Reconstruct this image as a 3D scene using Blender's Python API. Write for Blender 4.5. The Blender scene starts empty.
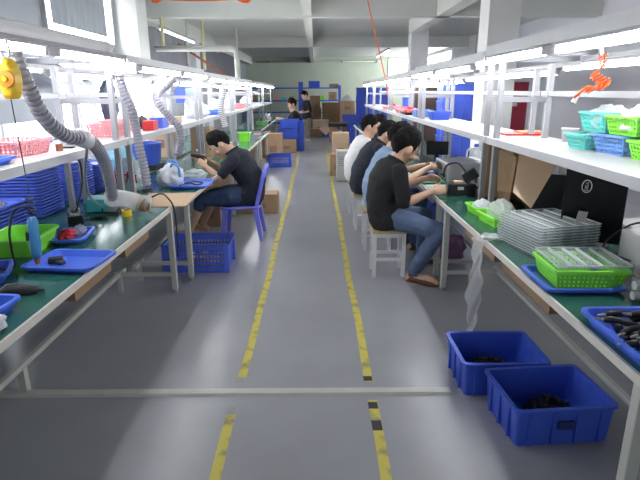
import bpy, bmesh, math, random
from math import sin, cos, pi, radians, sqrt, atan2, floor
from mathutils import Vector as V, Matrix as M, noise
random.seed(7)
SC = bpy.context.scene
COL = SC.collection

# ---------------------------------------------------------------- camera
H, F = 1.6, 515.0
PITCH = math.atan(149/515); YAW = math.atan(4/515*cos(PITCH)); ROLL = radians(0.25)
FWD = V((sin(YAW)*cos(PITCH), cos(YAW)*cos(PITCH), -sin(PITCH)))
RGT = V((cos(YAW), -sin(YAW), 0)); UPV = RGT.cross(FWD)
r2 = RGT*cos(ROLL) - UPV*sin(ROLL); u2 = UPV*cos(ROLL) + RGT*sin(ROLL)
RGT, UPV = r2, u2
CAM = V((0, 0, H))
cd = bpy.data.cameras.new('camera'); cam = bpy.data.objects.new('camera', cd); COL.objects.link(cam)
cd.sensor_fit = 'HORIZONTAL'; cd.sensor_width = 36.0; cd.lens = F*36/640; cd.clip_start = .02; cd.clip_end = 200
cam.matrix_world = M((( RGT.x, UPV.x, -FWD.x, 0), (RGT.y, UPV.y, -FWD.y, 0), (RGT.z, UPV.z, -FWD.z, H), (0,0,0,1)))
SC.camera = cam
def ray(px, py): return FWD*F + RGT*(px-320) + UPV*(240-py)
def atZ(px, py, z=0.0): d = ray(px, py); return CAM + d*((z-H)/d.z)
def atX(px, py, x): d = ray(px, py); return CAM + d*(x/d.x)
def atY(px, py, y): d = ray(px, py); return CAM + d*(y/d.y)

# ---------------------------------------------------------------- materials
MATS = {}
def mat(name, rgb, rough=.5, metal=0.0, emit=0.0, alpha=1.0, trans=0.0, noise_amt=0.0, noise_scale=8.0, bump=0.0, bump_scale=40.0, spec=.5, ecol=None):
    if name in MATS: return MATS[name]
    m = bpy.data.materials.new(name); m.use_nodes = True
    nt = m.node_tree; b = nt.nodes['Principled BSDF']
    c = tuple(rgb)+(1,)
    b.inputs['Base Color'].default_value = c
    b.inputs['Roughness'].default_value = rough
    b.inputs['Metallic'].default_value = metal
    b.inputs['Specular IOR Level'].default_value = spec
    b.inputs['Alpha'].default_value = alpha
    b.inputs['Transmission Weight'].default_value = trans
    if emit:
        b.inputs['Emission Color'].default_value = tuple(ecol or rgb)+(1,)
        b.inputs['Emission Strength'].default_value = emit
    tc = nt.nodes.new('ShaderNodeTexCoord')
    if noise_amt:
        n = nt.nodes.new('ShaderNodeTexNoise'); n.inputs['Scale'].default_value = noise_scale; n.inputs['Detail'].default_value = 5
        nt.links.new(tc.outputs['Object'], n.inputs['Vector'])
        r = nt.nodes.new('ShaderNodeMapRange'); r.inputs['From Min'].default_value = .3; r.inputs['From Max'].default_value = .7
        r.inputs['To Min'].default_value = 1-noise_amt; r.inputs['To Max'].default_value = 1+noise_amt*.6
        nt.links.new(n.outputs['Fac'], r.inputs['Value'])
        mx = nt.nodes.new('ShaderNodeMix'); mx.data_type = 'RGBA'; mx.blend_type = 'MULTIPLY'; mx.inputs['Factor'].default_value = 1
        mx.inputs['A'].default_value = c
        nt.links.new(r.outputs['Result'], mx.inputs['B']); nt.links.new(mx.outputs['Result'], b.inputs['Base Color'])
    if bump:
        n2 = nt.nodes.new('ShaderNodeTexNoise'); n2.inputs['Scale'].default_value = bump_scale; n2.inputs['Detail'].default_value = 4
        nt.links.new(tc.outputs['Object'], n2.inputs['Vector'])
        bp = nt.nodes.new('ShaderNodeBump'); bp.inputs['Strength'].default_value = bump; bp.inputs['Distance'].default_value = .02
        nt.links.new(n2.outputs['Fac'], bp.inputs['Height']); nt.links.new(bp.outputs['Normal'], b.inputs['Normal'])
    MATS[name] = m
    return m
def S(r, g, b):   # sRGB 0-255 -> linear
    f = lambda c: (c/255/12.92) if c/255 <= .04045 else ((c/255+.055)/1.055)**2.4
    return (f(r), f(g), f(b))
floor_m = mat('grey_epoxy', S(152,153,159), .28, noise_amt=.10, noise_scale=1.6, bump=.04, bump_scale=25, spec=.45)
wall_m = mat('pale_wall_paint', S(190,198,180), .8, noise_amt=.05, noise_scale=2)
greywall_m = mat('grey_wall_paint', S(200,200,206), .8, noise_amt=.04, noise_scale=1)
darkwall_m = mat('dark_grey_curtain', S(116,116,124), .85, noise_amt=.06, noise_scale=2)
ceil_m = mat('ceiling_paint', S(190,192,186), .85, noise_amt=.04, noise_scale=1.2)
beam_m = mat('beam_paint', S(202,204,198), .85, noise_amt=.03, noise_scale=2)
column_m = mat('column_paint', S(214,214,212), .8, noise_amt=.03, noise_scale=3)
white_m = mat('white_painted_steel', S(160,160,165), .45, noise_amt=.03, noise_scale=12)
cream_m = mat('cream_painted_steel', S(190,191,184), .45, noise_amt=.06, noise_scale=12)
board_m = mat('white_laminate', S(186,186,186), .4, noise_amt=.03, noise_scale=6)
green_m = mat('green_antistatic_mat', S(46,96,84), .16, noise_amt=.12, noise_scale=5)
edge_m = mat('pale_edge_band', S(208,204,196), .5, noise_amt=.05, noise_scale=20)
leak_m = mat('lit_gap', (1,1,1), .4, emit=1.6, ecol=(1,1,.95))
tube_m = mat('lit_tube', (1,1,1), .4, emit=16.0, ecol=(.96,.98,1.0))
day_m = mat('daylight_pane', (1,1,1), .3, emit=3.4, ecol=(.93,.98,1.0))
blind_m = mat('grey_blind', S(150,154,160), .8, noise_amt=.05, noise_scale=3)
duct_m = mat('duct_white', S(236,234,236), .4, noise_amt=.03, noise_scale=3)
blue_m = mat('blue_plastic', S(62,94,206), .38, noise_amt=.06, noise_scale=9)
royal_m = mat('royal_blue_plastic', S(84,110,222), .4, noise_amt=.08, noise_scale=5)
ltray_m = mat('tray_blue_plastic', S(70,108,222), .35, noise_amt=.05, noise_scale=9)
chairblue_m = mat('chair_blue_plastic', S(120,124,234), .35, noise_amt=.04, noise_scale=5)
sky_m = mat('sky_blue_plastic', S(104,150,216), .4, noise_amt=.05, noise_scale=9)
lime_m = mat('lime_plastic', S(140,232,70), .4, noise_amt=.05, noise_scale=9)
teal_m = mat('turquoise_plastic', S(96,206,196), .4, noise_amt=.05, noise_scale=9)
pink_m = mat('pink_plastic', S(238,160,166), .4, noise_amt=.05, noise_scale=9)
red_m = mat('red_plastic', S(206,44,52), .4, noise_amt=.05, noise_scale=9)
maroon_m = mat('dark_red_paint', S(150,34,58), .45, noise_amt=.06, noise_scale=4)
card_m = mat('cardboard', S(172,142,112), .85, noise_amt=.08, noise_scale=6)
cardd_m = mat('brown_cardboard', S(146,118,92), .85, noise_amt=.10, noise_scale=6)
cardl_m = mat('pale_cardboard', S(194,166,138), .85, noise_amt=.05, noise_scale=6)
tape_m = mat('brown_packing_tape', S(196,164,120), .25)
black_m = mat('black_plastic', S(26,26,30), .35, noise_amt=.1, noise_scale=15)
gloss_m = mat('black_gloss_plastic', S(16,17,22), .22, spec=.25)
rubber_m = mat('dark_rubber', S(40,40,44), .6)
grey_m = mat('grey_plastic', S(150,150,156), .5, noise_amt=.05, noise_scale=9)
lgrey_m = mat('light_grey_metal', S(206,206,208), .45, noise_amt=.04, noise_scale=9)
grooveshade_m = mat('hose_groove_shade', S(142,140,152), .6)  # darker grey that paints self-shadow into the hose grooves
hose_m = mat('grey_flexible_hose', S(164,162,172), .5, noise_amt=.06, noise_scale=12)
clear_m = mat('clear_plastic', S(228,234,236), .2, alpha=.22)
clearrim_m = mat('clear_plastic_rim', S(214,220,222), .25, alpha=.72)
film_m = mat('clear_film', S(248,250,252), .2, alpha=.36, bump=.5, bump_scale=30)
bag_m = mat('white_plastic_bag', S(226,228,236), .4, alpha=.86, bump=.4, bump_scale=25)
yellow_m = mat('yellow_plastic', S(240,196,40), .4, noise_amt=.08, noise_scale=20)
orange_m = mat('orange_plastic', S(246,106,44), .35)
wood_m = mat('stool_wood', S(196,176,128), .55, noise_amt=.12, noise_scale=14)
rust_m = mat('rusty_brown', S(150,92,70), .7, noise_amt=.2, noise_scale=14)
ylpaint_m = mat('yellowed_pipe_paint', S(206,200,150), .5, noise_amt=.08, noise_scale=8)
skin_m = mat('skin', S(212,170,144), .5, noise_amt=.06, noise_scale=20)
hair_m = mat('black_hair', S(20,18,20), .7, bump=.8, bump_scale=110, spec=.15)
steel_m = mat('steel', S(170,170,172), .3, metal=.8)

# ---------------------------------------------------------------- mesh helpers
def NB(): return bmesh.new()
def box(bm, c, s, rot=None):
    r = bmesh.ops.create_cube(bm, size=1.0)
    mt = M.Translation(V(c)) @ (rot.to_4x4() if rot else M.Identity(4)) @ M.Diagonal((s[0], s[1], s[2], 1))
    bmesh.ops.transform(bm, matrix=mt, verts=r['verts']); return bm
def box2(bm, a, b):
    return box(bm, [(a[i]+b[i])/2 for i in range(3)], [abs(b[i]-a[i]) for i in range(3)])
def bar(bm, p, q, w, h, up=(0,0,1)):
    p, q = V(p), V(q); d = q-p; L = d.length; d.normalize(); u = V(up)
    if abs(d.dot(u)) > .98: u = V((0,1,0))
    s = d.cross(u).normalized(); u = s.cross(d)
    rot = M((s, d, u)).transposed()
    return box(bm, (p+q)/2, (w, L, h), rot)
def tube(bm, pts, r, n=8, caps=True, closed=False):
    pts = [V(p) for p in pts]; k = len(pts); R = r if isinstance(r, (list, tuple)) else [r]*k
    rings = []; prev = None
    for i, p in enumerate(pts):
        if closed: t = (pts[(i+1) % k]-pts[i-1])
        else: t = (pts[min(i+1, k-1)]-pts[max(i-1, 0)])
        t = t.normalized() if t.length > 1e-9 else V((0,0,1))
        if prev is None:
            a = V((0,0,1)) if abs(t.z) < .9 else V((1,0,0)); s = t.cross(a).normalized()
        else:
            s = prev - t*prev.dot(t); s = s.normalized() if s.length > 1e-6 else t.orthogonal().normalized()
        prev = s; u = t.cross(s)
        rings.append([bm.verts.new(p + (s*cos(2*pi*j/n) + u*sin(2*pi*j/n))*R[i]) for j in range(n)])
    m = k if closed else k-1
    for i in range(m):
        a, b = rings[i], rings[(i+1) % k]
        for j in range(n): bm.faces.new((a[j], a[(j+1) % n], b[(j+1) % n], b[j]))
    if caps and not closed:
        bm.faces.new(rings[0][::-1]); bm.faces.new(rings[-1])
    return bm
def spline(pts, n=6):
    P = [V(p) for p in pts]; out = []
    for i in range(len(P)-1):
        p0, p1, p2, p3 = P[max(i-1, 0)], P[i], P[i+1], P[min(i+2, len(P)-1)]
        for k in range(n):
            t = k/n
            out.append(.5*((2*p1)+(p2-p0)*t+(2*p0-5*p1+4*p2-p3)*t*t+(3*p1-p0-3*p2+p3)*t**3))
    out.append(P[-1]); return out
def cyl(bm, p, q, r, n=16, r1=None): return tube(bm, [p, q], [r, r if r1 is None else r1], n)
def ell(bm, c, r, rot=None, seg=16, rings=10):
    q = bmesh.ops.create_uvsphere(bm, u_segments=seg, v_segments=rings, radius=1)
    mt = M.Translation(V(c)) @ (rot.to_4x4() if rot else M.Identity(4)) @ M.Diagonal((r[0], r[1], r[2], 1))
    bmesh.ops.transform(bm, matrix=mt, verts=q['verts']); return bm
def loft(bm, rings, cap0=True, cap1=True):
    vs = [[bm.verts.new(p) for p in r] for r in rings]; n = len(vs[0])
    for a, b in zip(vs, vs[1:]):
        for j in range(n): bm.faces.new((a[j], a[(j+1) % n], b[(j+1) % n], b[j]))
    if cap0: bm.faces.new(vs[0][::-1])
    if cap1: bm.faces.new(vs[-1])
    return bm
def rrect(L, W, r, z, n=3):
    r = min(r, L/2*.98, W/2*.98); out = []
    for cx, cy, a in ((L/2-r, W/2-r, 0), (-L/2+r, W/2-r, 90), (-L/2+r, -W/2+r, 180), (L/2-r, -W/2+r, 270)):
        for k in range(n+1):
            t = radians(a+90*k/n); out.append(V((cx+r*cos(t), cy+r*sin(t), z)))
    return out
def tray_bm(L, W, Hh, flare=.02, t=.006, rim=.012, rc=.03, bm=None):
    bm = bm or NB()
    loft(bm, [rrect(L-2*flare, W-2*flare, rc, 0), rrect(L, W, rc, Hh-.012), rrect(L+2*rim, W+2*rim, rc+rim, Hh-.012), rrect(L+2*rim, W+2*rim, rc+rim, Hh),
              rrect(L-2*t, W-2*t, rc, Hh), rrect(L-2*flare-2*t, W-2*flare-2*t, rc, t)])
    return bm
def sheet_bm(fn, nu, nv, bm=None):
    bm = bm or NB()
    g = [[bm.verts.new(fn(i/nu, j/nv)) for j in range(nv+1)] for i in range(nu+1)]
    for i in range(nu):
        for j in range(nv): bm.faces.new((g[i][j], g[i+1][j], g[i+1][j+1], g[i][j+1]))
    return bm
def prism(bm, poly, z0, z1):
    a = [bm.verts.new((x, y, z0)) for x, y in poly]; b = [bm.verts.new((x, y, z1)) for x, y in poly]; n = len(poly)
    bm.faces.new(a[::-1]); bm.faces.new(b)
    for j in range(n): bm.faces.new((a[j], a[(j+1) % n], b[(j+1) % n], b[j]))
    return bm
def slab_from(bm, quad, t):
    q = [V(p) for p in quad]; nrm = (q[1]-q[0]).cross(q[3]-q[0]).normalized()*t
    a = [bm.verts.new(p) for p in q]; b = [bm.verts.new(p+nrm) for p in q]; n = len(q)
    bm.faces.new(a[::-1]); bm.faces.new(b)
    for j in range(n): bm.faces.new((a[j], a[(j+1) % n], b[(j+1) % n], b[j]))
    return bm
def perf_wall(bm, p00, p10, p01, p11, nx, nz, fx=.45, fz=.4, m=1):
    p00, p10, p01, p11 = V(p00), V(p10), V(p01), V(p11)
    def cuts(n, f):
        c = [0.0]; bw = f/(n+1); hw = (1-f)/n
        for i in range(n): c += [c[-1]+bw, c[-1]+bw+hw]
        c.append(1.0); return c
    cu, cv = cuts(nx, fx), cuts(nz, fz)
    P = lambda u, v: (p00*(1-u)+p10*u)*(1-v)+(p01*(1-u)+p11*u)*v
    g = [[bm.verts.new(P(u, v)) for v in cv] for u in cu]
    for i in range(len(cu)-1):
        for j in range(len(cv)-1):
            if i % 2 == 1 and j % 2 == 1: continue
            bm.faces.new((g[i][j], g[i+1][j], g[i+1][j+1], g[i][j+1]))
def basket_bm(L, W, Hh, flare=.02, nx=8, ny=6, nz=4, rim=.012, fx=.45, fz=.42):
    bm = NB(); l, w = L/2-flare, W/2-flare
    B = [V((-l,-w,0)), V((l,-w,0)), V((l,w,0)), V((-l,w,0))]; T = [V((-L/2,-W/2,Hh)), V((L/2,-W/2,Hh)), V((L/2,W/2,Hh)), V((-L/2,W/2,Hh))]
    for i in range(4):
        j = (i+1) % 4; perf_wall(bm, B[i], B[j], T[i], T[j], nx if i % 2 == 0 else ny, nz, fx, fz)
    bm.faces.new([bm.verts.new(p) for p in B])
    bmesh.ops.remove_doubles(bm, verts=bm.verts, dist=.0005)
    bmesh.ops.recalc_face_normals(bm, faces=bm.faces)
    bmesh.ops.solidify(bm, geom=bm.faces[:], thickness=.004)
    loft(bm, [rrect(L-.004, W-.004, .01, Hh-.012), rrect(L+2*rim, W+2*rim, .02, Hh-.012), rrect(L+2*rim, W+2*rim, .02, Hh), rrect(L-.004, W-.004, .01, Hh), rrect(L-.004, W-.004, .01, Hh-.012)], False, False)
    return bm
def obj(name, bm, m, parent=None, loc=None, rotz=None, rot=None, smooth=False, bevel=0.0, sub=0, auto=False):
    bmesh.ops.recalc_face_normals(bm, faces=bm.faces)
    me = bpy.data.meshes.new(name); bm.to_mesh(me); bm.free()
    me.materials.append(m)
    if smooth:
        for p in me.polygons: p.use_smooth = True
    o = bpy.data.objects.new(name, me); COL.objects.link(o)
    if parent is not None: o.parent = parent
    if loc is not None: o.location = loc
    if rotz is not None: o.rotation_euler = (0, 0, rotz)
    if rot is not None: o.rotation_euler = rot
    if bevel:
        b = o.modifiers.new('bevel', 'BEVEL'); b.width = bevel; b.segments = 2; b.limit_method = 'ANGLE'
    if sub:
        s = o.modifiers.new('sub', 'SUBSURF'); s.levels = sub; s.render_levels = sub
    return o
def tag(o, label, cat, group=None, kind=None):
    o['label'] = label; o['category'] = cat
    if group: o['group'] = group
    if kind: o['kind'] = kind
    return o
def thing(name, label, cat, loc=(0,0,0), rotz=0.0, group=None):
    o = bpy.data.objects.new(name, None); COL.objects.link(o); o.empty_display_size = .1
    o.location = loc; o.rotation_euler = (0, 0, rotz)
    return tag(o, label, cat, group)
def dup(src, loc, rotz=None, label=None, group=None, scale=None):
    def cp(o, par):
        c = o.copy(); COL.objects.link(c)
        if par is not None: c.parent = par
        for ch in o.children: cp(ch, c)
        return c
    c = cp(src, None); c.location = loc
    if rotz is not None: c.rotation_euler = (0, 0, rotz)
    if label: c['label'] = label
    if group: c['group'] = group
    if scale: c.scale = scale
    return c
def struct(name, bm, m, parent=None, **k):
    o = obj(name, bm, m, parent, **k)
    if parent is None: o['kind'] = 'structure'
    return o
ORD = ['first','second','third','fourth','fifth','sixth','seventh','eighth','ninth','tenth','eleventh','twelfth','thirteenth','fourteenth','fifteenth','sixteenth','seventeenth','eighteenth']
def text_bm(s, size, depth=.001):
    cu = bpy.data.curves.new('t', 'FONT'); cu.body = s; cu.size = size; cu.extrude = depth; cu.align_x = 'CENTER'; cu.align_y = 'CENTER'; cu.resolution_u = 3
    o = bpy.data.objects.new('t', cu); COL.objects.link(o)
    me = o.evaluated_get(bpy.context.evaluated_depsgraph_get()).to_mesh(); bm = NB(); bm.from_mesh(me); o.to_mesh_clear()
    bpy.data.objects.remove(o); bpy.data.curves.remove(cu); return bm

# ---------------------------------------------------------------- world & view
w = bpy.data.worlds.new('world'); SC.world = w; w.use_nodes = True
w.node_tree.nodes['Background'].inputs['Color'].default_value = (.86,.93,1,1)
w.node_tree.nodes['Background'].inputs['Strength'].default_value = .2
vs = SC.view_settings; vs.view_transform = 'Standard'; vs.look = 'None'; vs.exposure = 0.0; vs.gamma = 1.0; vs.use_curve_mapping = False
SC.cycles.use_denoising = True; SC.cycles.max_bounces = 8; SC.cycles.transparent_max_bounces = 24; SC.cycles.sample_clamp_indirect = 4.0
# ================================================================ people
def bake_remesh(o, vox, smooth_it=4, disp=0.0, dscale=9.0, seed=0):
    m = o.modifiers.new('r', 'REMESH'); m.mode = 'VOXEL'; m.voxel_size = vox
    if smooth_it: s = o.modifiers.new('s', 'SMOOTH'); s.factor = .5; s.iterations = smooth_it
    dg = bpy.context.evaluated_depsgraph_get(); dg.update()
    me = bpy.data.meshes.new_from_object(o.evaluated_get(dg)); old = o.data
    me.materials.clear(); me.materials.append(old.materials[0]); o.modifiers.clear(); o.data = me; bpy.data.meshes.remove(old)
    if disp:
        for v in me.vertices:
            p = v.co; n = noise.noise(V((p.x*dscale+seed, p.y*dscale, p.z*dscale*1.3)))+.5*noise.noise(V((p.x*dscale*2.3, p.y*dscale*2.3+seed, p.z*dscale*2.6)))
            v.co = p+v.normal*disp*n
    for p in me.polygons: p.use_smooth = True
    return o
def ring(c, R, D, a, b, n=20):   # D = depth axis
    return [c+R*(a*cos(2*pi*j/n))+D*(b*sin(2*pi*j/n)) for j in range(n)]
def torso(bm, pts, R, prof, inflate=0.0):
    rings = []; k = len(pts)
    for i, p in enumerate(pts):
        t = (pts[min(i+1, k-1)]-pts[max(i-1, 0)]).normalized(); D = t.cross(R).normalized(); a, b = prof[i]
        rings.append(ring(p, R, D, a+inflate, b+inflate))
    loft(bm, rings)
def limb(bm, pts, rad, inflate=0.0, n=12):
    pts = [V(p) for p in pts]; rr = [r+inflate for r in rad]
    c = spline(pts, 5); q = []
    for i in range(len(rad)-1):
        for k in range(5): q.append(rr[i]+(rr[i+1]-rr[i])*k/5)
    q.append(rr[-1]); tube(bm, c, q, n)
    ell(bm, c[0], (q[0],)*3, None, 12, 8); ell(bm, c[-1], (q[-1],)*3, None, 12, 8)
def hand(bm, w, d, side, pn, curl=.5, s=1.0):
    """w wrist, d pointing direction, side towards the thumb, pn palm normal"""
    d, side = V(d).normalized(), V(side); side = (side-d*side.dot(d)).normalized(); pn = d.cross(side) if pn is None else V(pn)
    pn = (pn-d*pn.dot(d)-side*pn.dot(side)).normalized()
    rot = M((side, d, pn)).transposed()
    ell(bm, w+d*.048*s, (.042*s, .056*s, .017*s), rot, 14, 10)
    for k, (o, L) in enumerate(((.030,.066), (.010,.076), (-.011,.070), (-.030,.054))):
        p = w+d*(.082-.004*abs(k-1))*s+side*o*s; a = 0; pts = [p-d*.03*s]; dd = d
        pts.append(p)
        for j, f in enumerate((.42, .33, .25)):
            a += curl*(.9 if j else .6)+.04*k; dd = d*cos(a)+pn*sin(a); p = p+dd*L*f*s; pts.append(p)
        tube(bm, pts, [.009*s, .0095*s, .0088*s, .008*s, .0068*s], 8)
    p0 = w+d*.025*s+side*.028*s; p1 = p0+(d*.6+side*.75+pn*.25).normalized()*.035*s; p2 = p1+(d*.9+side*.25+pn*.4).normalized()*.03*s; p3 = p2+(d*.95+pn*.45).normalized()*.022*s
    tube(bm, [p0, p1, p2, p3], [.014*s, .0115*s, .010*s, .008*s], 8)
def head_dir(l):   # local unit dir -> radius vector of a bare skull
    x, y, z = l; f = 1.0
    X, Y, Z_ = x*.076, y*.096, z*.118
    if z < 0:
        k = -z; X *= 1-.30*k**1.4; Y *= (1-.10*k) if y > 0 else (1-.38*k); Y += .012*k
    if y > .3 and -.5 < z < .3: Y -= .004
    return V((X, Y, Z_))
def build_head(bm, c, Rr, Fw, Up, s):
    L2W = M((Rr, Fw, Up)).transposed()
    q = bmesh.ops.create_uvsphere(bm, u_segments=28, v_segments=20, radius=1)['verts']
    for v in q: v.co = c+L2W @ (head_dir(v.co.normalized())*s)
    W = lambda x, y, z: c+L2W @ (V((x, y, z))*s)
    for sx in (-1, 1):
        ell(bm, W(sx*.084, -.012, -.008), (.013*s, .022*s, .034*s), L2W @ M.Rotation(-.2*sx, 3, 'Z'), 12, 8)
        ell(bm, W(sx*.03, .083, .026), (.026*s, .012*s, .010*s), L2W, 10, 6)
        ell(bm, W(sx*.042, .062, -.035), (.026*s, .022*s, .022*s), L2W, 10, 8)
    tube(bm, [W(0,.088,.022), W(0,.101,-.004), W(0,.113,-.026), W(0,.098,-.036)], [.008*s,.010*s,.014*s,.011*s], 8)
    for sx in (-1, 1): ell(bm, W(sx*.012, .096, -.031), (.009*s,.010*s,.008*s), L2W, 8, 6)
    ell(bm, W(0,.090,-.062), (.024*s,.012*s,.012*s), L2W, 10, 8); ell(bm, W(0,.082,-.098), (.026*s,.020*s,.018*s), L2W, 10, 8)
    return W, L2W
def hair_bm(c, L2W, s, seed, thick=.022, top=.014):
    nu, nv = 64, 34; bm = NB(); g = []
    for i in range(nu):
        row = []
        for j in range(nv+1):
            th = pi*j/nv; ph = 2*pi*i/nu
            l = V((sin(th)*sin(ph), sin(th)*cos(ph), cos(th))); az = abs(math.degrees(atan2(l.x, l.y))); el = math.degrees(math.asin(max(-1, min(1, l.z))))
            if az < 58: e = 40-18*az/58
            elif az < 76: e = 22-26*(az-58)/18
            elif az < 88: e = -4
            elif az < 100: e = -4+12*(az-88)/12
            elif az < 112: e = 8-6*(az-100)/12
            else: e = 2-37*min(1, (az-112)/40)
            e += 3*noise.noise(V((ph*5, seed, 0)))+3*noise.noise(V((ph*14, seed, 2)))
            k = max(0, min(1, (el-e)/7+.5)); k = k*k*(3-2*k); fade = .30+.70*max(0, min(1, (el-e)/38))
            n = (noise.noise(l*4.2+V((seed, 0, 0)))*.010+noise.noise(V((l.x*15, l.y*15, l.z*8+seed)))*.010)*(.4+.6*fade)
            b = head_dir(l); t = max(.003, (thick+top*max(0, l.z))*fade+n)
            r = b*(1+ (t/b.length)*k - .14*(1-k)); row.append(bm.verts.new(c+L2W @ (r*s)))
        g.append(row)
    for i in range(nu):
        a, b = g[i], g[(i+1) % nu]
        for j in range(nv): bm.faces.new((a[j], a[j+1], b[j+1], b[j]))
    bmesh.ops.remove_doubles(bm, verts=bm.verts, dist=.0002)
    return bm
PROF = [(.150,.105), (.168,.125), (.152,.118), (.170,.125), (.178,.115), (.135,.085), (.066,.062)]
def person(label, J, shirt, trousers, skin=skin_m, hs=1.0, shoe=None, sleeve=.55, leg_to=1.0, vox=.008, glasses=False, seed=1, bulk=1.0, collar=None, long_sleeve=False, stand=False):
    P = {k: V(v) for k, v in J.items() if k not in ('fwd', 'look')}
    Fw0 = V(J['fwd']).normalized(); R = Fw0.cross(V((0,0,1))).normalized()
    look = V(J['look']).normalized()
    pel, che, nek, hed = P['pelvis'], P['chest'], P['neck'], P['head']
    base = V((pel.x, pel.y, min(P['toeR'].z, P['toeL'].z)-.03))
    root = thing('person', label, 'person', base)
    def fin(o): o.data.transform(M.Translation(-base)); return o
    sp = spline([pel, pel.lerp(che, .5)+J.get('hunch', V((0,0,0))), che, nek], 4)
    low = pel-(sp[1]-pel).normalized()*.09
    pts = [low, pel, pel.lerp(che, .45)+V(J.get('hunch', (0,0,0))), che, che.lerp(nek, .55), che.lerp(nek, .85), nek+(nek-che).normalized()*.01]
    prof = [(a*bulk, b*bulk) for a, b in PROF]
    up = (hed-nek).normalized(); Fw = (look-up*look.dot(up)*.35).normalized(); Rr = Fw.cross(up).normalized(); Up = Rr.cross(Fw)
    sh = {s: che.lerp(nek, .62)+R*(q*.178*bulk)-(nek-che).normalized()*.0 for s, q in (('R', 1), ('L', -1))}
    hip = {s: pel+R*(q*.088) for s, q in (('R', 1), ('L', -1))}
    # ---- body
    bm = NB(); torso(bm, pts, R, prof, -.016)
    limb(bm, [nek-(hed-nek)*.25, nek.lerp(hed, .35), nek.lerp(hed, .75)], [.060*hs, .055*hs, .052*hs])
    W, L2W = build_head(bm, hed, Rr, Fw, Up, hs)
    for s in 'RL':
        e, w = P['elbow'+s], P['wrist'+s]
        limb(bm, [sh[s], sh[s].lerp(e, .5), e], [.052, .046, .038]); limb(bm, [e, e.lerp(w, .35), w], [.038, .040, .026])
        d = V(J['hdir'+s]); tside = V(J.get('hthumb'+s, (0,0,1))); hand(bm, w, d, tside, J.get('hpalm'+s), J.get('curl', .5), 1.02)
        k, a, t = P['knee'+s], P['ankle'+s], P['toe'+s]
        limb(bm, [hip[s], hip[s].lerp(k, .5), k], [.085*bulk, .075*bulk, .054]); limb(bm, [k, k.lerp(a, .35)-Fw0*.012, a], [.054, .056, .036])
        heel = a+(a-t).normalized()*.04; heel.z = t.z
        limb(bm, [heel, a.lerp(t, .5)*.6+heel*.0+t*.4, t], [.036, .036, .026])
    body = fin(obj('body', bm, skin, root)); bake_remesh(body, vox, 3)
    # ---- shirt
    bm = NB(); n0 = pts[:]; torso(bm, n0[:-1], R, [(prof[0][0]+.016, prof[0][1]+.018), (prof[1][0]+.012, prof[1][1]+.014)]+prof[2:-1], .012)
    torso(bm, [n0[-2], n0[-1]], R, [(prof[-2][0]*.9, prof[-2][1]), (.072, .068)], .006)
    for s in 'RL':
        e, w = P['elbow'+s], P['wrist'+s]; q = sh[s].lerp(e, min(1, sleeve+.2))
        limb(bm, [sh[s], sh[s].lerp(q, .5), q], [.070, .066, .062])
        if long_sleeve: limb(bm, [q, e, e.lerp(w, .5), w], [.058, .052, .046, .036])
    so = fin(obj('shirt', bm, shirt, root)); bake_remesh(so, max(.011, vox*1.25), 4, .010, 8.0, seed)
    if collar:
        c = nek+(nek-che).normalized()*.012; D = (nek-che).normalized().cross(R).normalized()
        obj('collar', tube(NB(), [p-base for p in ring(c, R, D, .074, .072, 18)], .014, 8, closed=True), collar, root, smooth=True)
    # ---- trousers
    bm = NB(); torso(bm, pts[:2]+[pel.lerp(che, .2)], R, [prof[0], prof[1], (prof[1][0]*.97, prof[1][1])], .008)
    for s in 'RL':
        k, a = P['knee'+s], P['ankle'+s]
        limb(bm, [hip[s], hip[s].lerp(k, .5), k], [.096*bulk, .088*bulk, .070])
        if leg_to > .6: limb(bm, [k, k.lerp(a, .35)-Fw0*.012, k.lerp(a, .97)], [.071, .073, .058])
        else: limb(bm, [k, k.lerp(a, leg_to*.5)-Fw0*.004, k.lerp(a, leg_to)-Fw0*.008], [.072, .073, .073])
    tr = fin(obj('trousers' if leg_to > .6 else 'shorts', bm, trousers, root)); bake_remesh(tr, max(.011, vox*1.25), 4, .010, 8.0, seed+5)
    # ---- shoes
    if shoe:
        for s in 'RL':
            a, t = P['ankle'+s], P['toe'+s]; d = (t-a); d.z = 0; d.normalize(); sd = d.cross(V((0,0,1))); h0 = a-d*.055; z0 = t.z-.03
            L = (t-h0).to_2d().length+.02; rings = []
            for f, wd, hh in ((0,.028,.06), (.12,.038,.075), (.35,.040,.075), (.6,.046,.06), (.85,.042,.042), (1,.022,.028)):
                c = V((h0.x, h0.y, z0))+d*L*f
                rings.append([c+sd*(wd*x)+V((0,0,hh*z)) for x, z in ((-1,0),(-1,.45),(-.6,.95),(.6,.95),(1,.45),(1,0))])
            obj('shoe', loft(NB(), [[p-base for p in r] for r in rings]), shoe, root, smooth=False, bevel=.008)
    # ---- hair, eyes, glasses
    obj('hair', hair_bm(hed-base, L2W, hs, seed*3.7), hair_m, root, smooth=True)
    for sx in (-1, 1):
        bm = NB(); ell(bm, W(sx*.031, .0865, .008)-base, (.013*hs, .007*hs, .006*hs), L2W, 12, 8); e = obj('eye', bm, board_m, root, smooth=True)
        bm = NB(); ell(bm, W(sx*.031, .0925, .007)-base, (.006*hs, .003*hs, .006*hs), L2W, 10, 8); obj('iris', bm, black_m, e, smooth=True)
        obj('eyebrow', tube(NB(), [W(sx*.014, .098, .030)-base, W(sx*.032, .097, .036)-base, W(sx*.052, .085, .030)-base], [.003*hs,.004*hs,.0025*hs], 6), hair_m, root)
    bm = NB(); ell(bm, W(0, .101, -.062)-base, (.020*hs, .006*hs, .006*hs), L2W, 12, 8); obj('mouth', bm, mat('lips', S(168,104,92), .5), root, smooth=True)
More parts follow.
